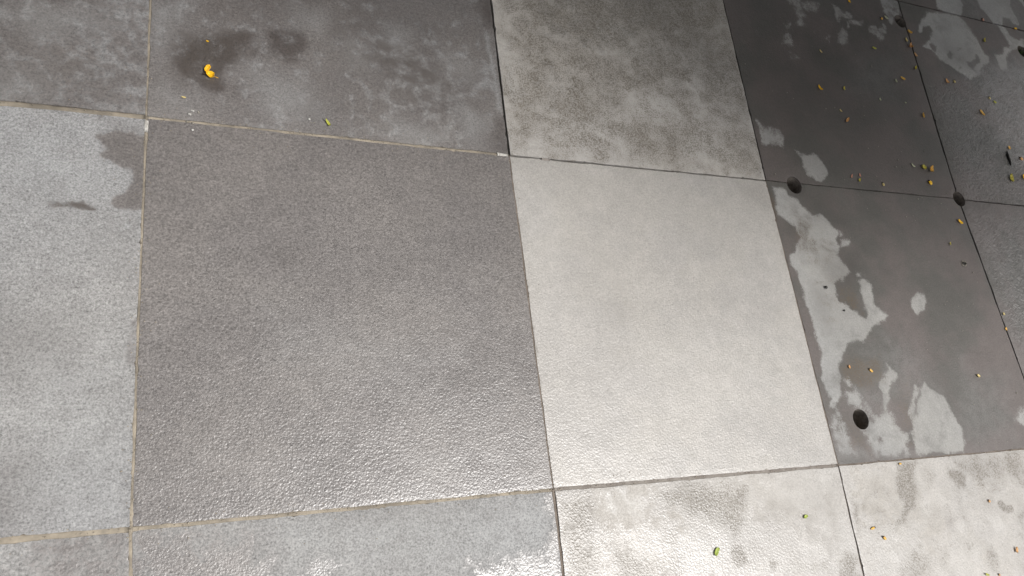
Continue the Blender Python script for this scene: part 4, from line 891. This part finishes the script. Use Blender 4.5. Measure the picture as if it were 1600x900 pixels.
# ------------------------------------------------------------------ unseen trees, suggested by the petals, added beyond the frame to shade the far tiles
M_BARK = plain('bark', (0.12, 0.09, 0.065), 0.9, scale=18.0, bump=0.01)
M_LEAF = plain('foliage', (0.06, 0.095, 0.03), 0.6, scale=2.5, c2=(0.09, 0.12, 0.035))
def tube(pts, rad, n=8):
    V = []; F = []
    for k, (p, r_) in enumerate(zip(pts, rad)):
        for i in range(n):
            th = 2 * math.pi * i / n; V.append((p[0] + math.cos(th) * r_, p[1] + math.sin(th) * r_, p[2]))
    for k in range(len(pts) - 1):
        for i in range(n): F.append((k * n + i, k * n + (i + 1) % n, (k + 1) * n + (i + 1) % n, (k + 1) * n + i))
    return np.array(V), np.array(F)
def tree(x, y, crown_r, zlo, zhi, leaves, label, seed, lean=(0, 0)):
    rs = np.random.default_rng(seed)
    root = bpy.data.objects.new('added_shade_tree', None); col.objects.link(root); root.location = (x, y, 0)
    tag(root, label, 'tree', 'unseen trees added for their shade')
    V, F = tube([(0, 0, -.1), (.03, 0, .6), (-.02, .04, 1.5), (lean[0] * .2, lean[1] * .2, zlo + .4), (lean[0] * .6, lean[1] * .6, (zlo + zhi) / 2)], (.17, .13, .11, .09, .05))
    link('trunk', mesh_np('trunk', V, [F], np.ones(len(F), bool)), M_BARK, root)
    cen = []
    for k in range(9):
        a = 2 * math.pi * k / 9 + rs.uniform(-.3, .3); rr_ = crown_r * rs.uniform(.45, .85); zz = rs.uniform(zlo + .3, zhi - .3)
        tip = np.array((lean[0] + math.cos(a) * rr_, lean[1] + math.sin(a) * rr_, zz)); b0 = np.array((lean[0] * .2, lean[1] * .2, zlo + .1))
        mid = (tip + b0) / 2 + np.array((0, 0, .2))
        V, F = tube([b0, mid, tip], (.05, .035, .012), 6)
        link('limb', mesh_np('limb', V, [F], np.ones(len(F), bool)), M_BARK, root); cen += [tip, mid]
    cen = np.array(cen)
    # leaf clumps through the crown
    ncl = 110
    th = rs.uniform(0, 2 * math.pi, ncl); rd = crown_r * np.sqrt(rs.uniform(0, 1, ncl)); zz = rs.uniform(zlo, zhi, ncl)
    cl = np.column_stack([lean[0] + np.cos(th) * rd, lean[1] + np.sin(th) * rd, zlo + (zz - zlo) * np.sqrt(np.clip(1 - (rd / crown_r) ** 2, .08, 1))])
    k = rs.integers(0, ncl, leaves)
    p = cl[k] + rs.normal(0, .2, (leaves, 3))
    d1 = rs.normal(0, 1, (leaves, 3)); d1[:, 2] *= .5; d1 /= np.linalg.norm(d1, axis=1)[:, None]
    d2 = np.cross(d1, rs.normal(0, 1, (leaves, 3)) + np.array((0, 0, 1.5))); d2 /= np.linalg.norm(d2, axis=1)[:, None]
    l = rs.uniform(.05, .09, leaves)[:, None]; w = l * .45
    V = np.stack([p - d1 * l, p + d2 * w, p + d1 * l, p - d2 * w], 1).reshape(-1, 3)
    F = np.arange(leaves * 4).reshape(-1, 4)
    link('crown', mesh_np('crown', V, [F]), M_LEAF, root)
    return root
tree(2.85, 2.02, 1.9, 2.0, 4.2, 30000, 'unseen leafy tree added to shade the petal-strewn far right tiles', 11)
tree(-0.05, 2.25, 1.9, 2.0, 4.4, 24000, 'unseen leafy tree added to shade the far left tiles', 12)
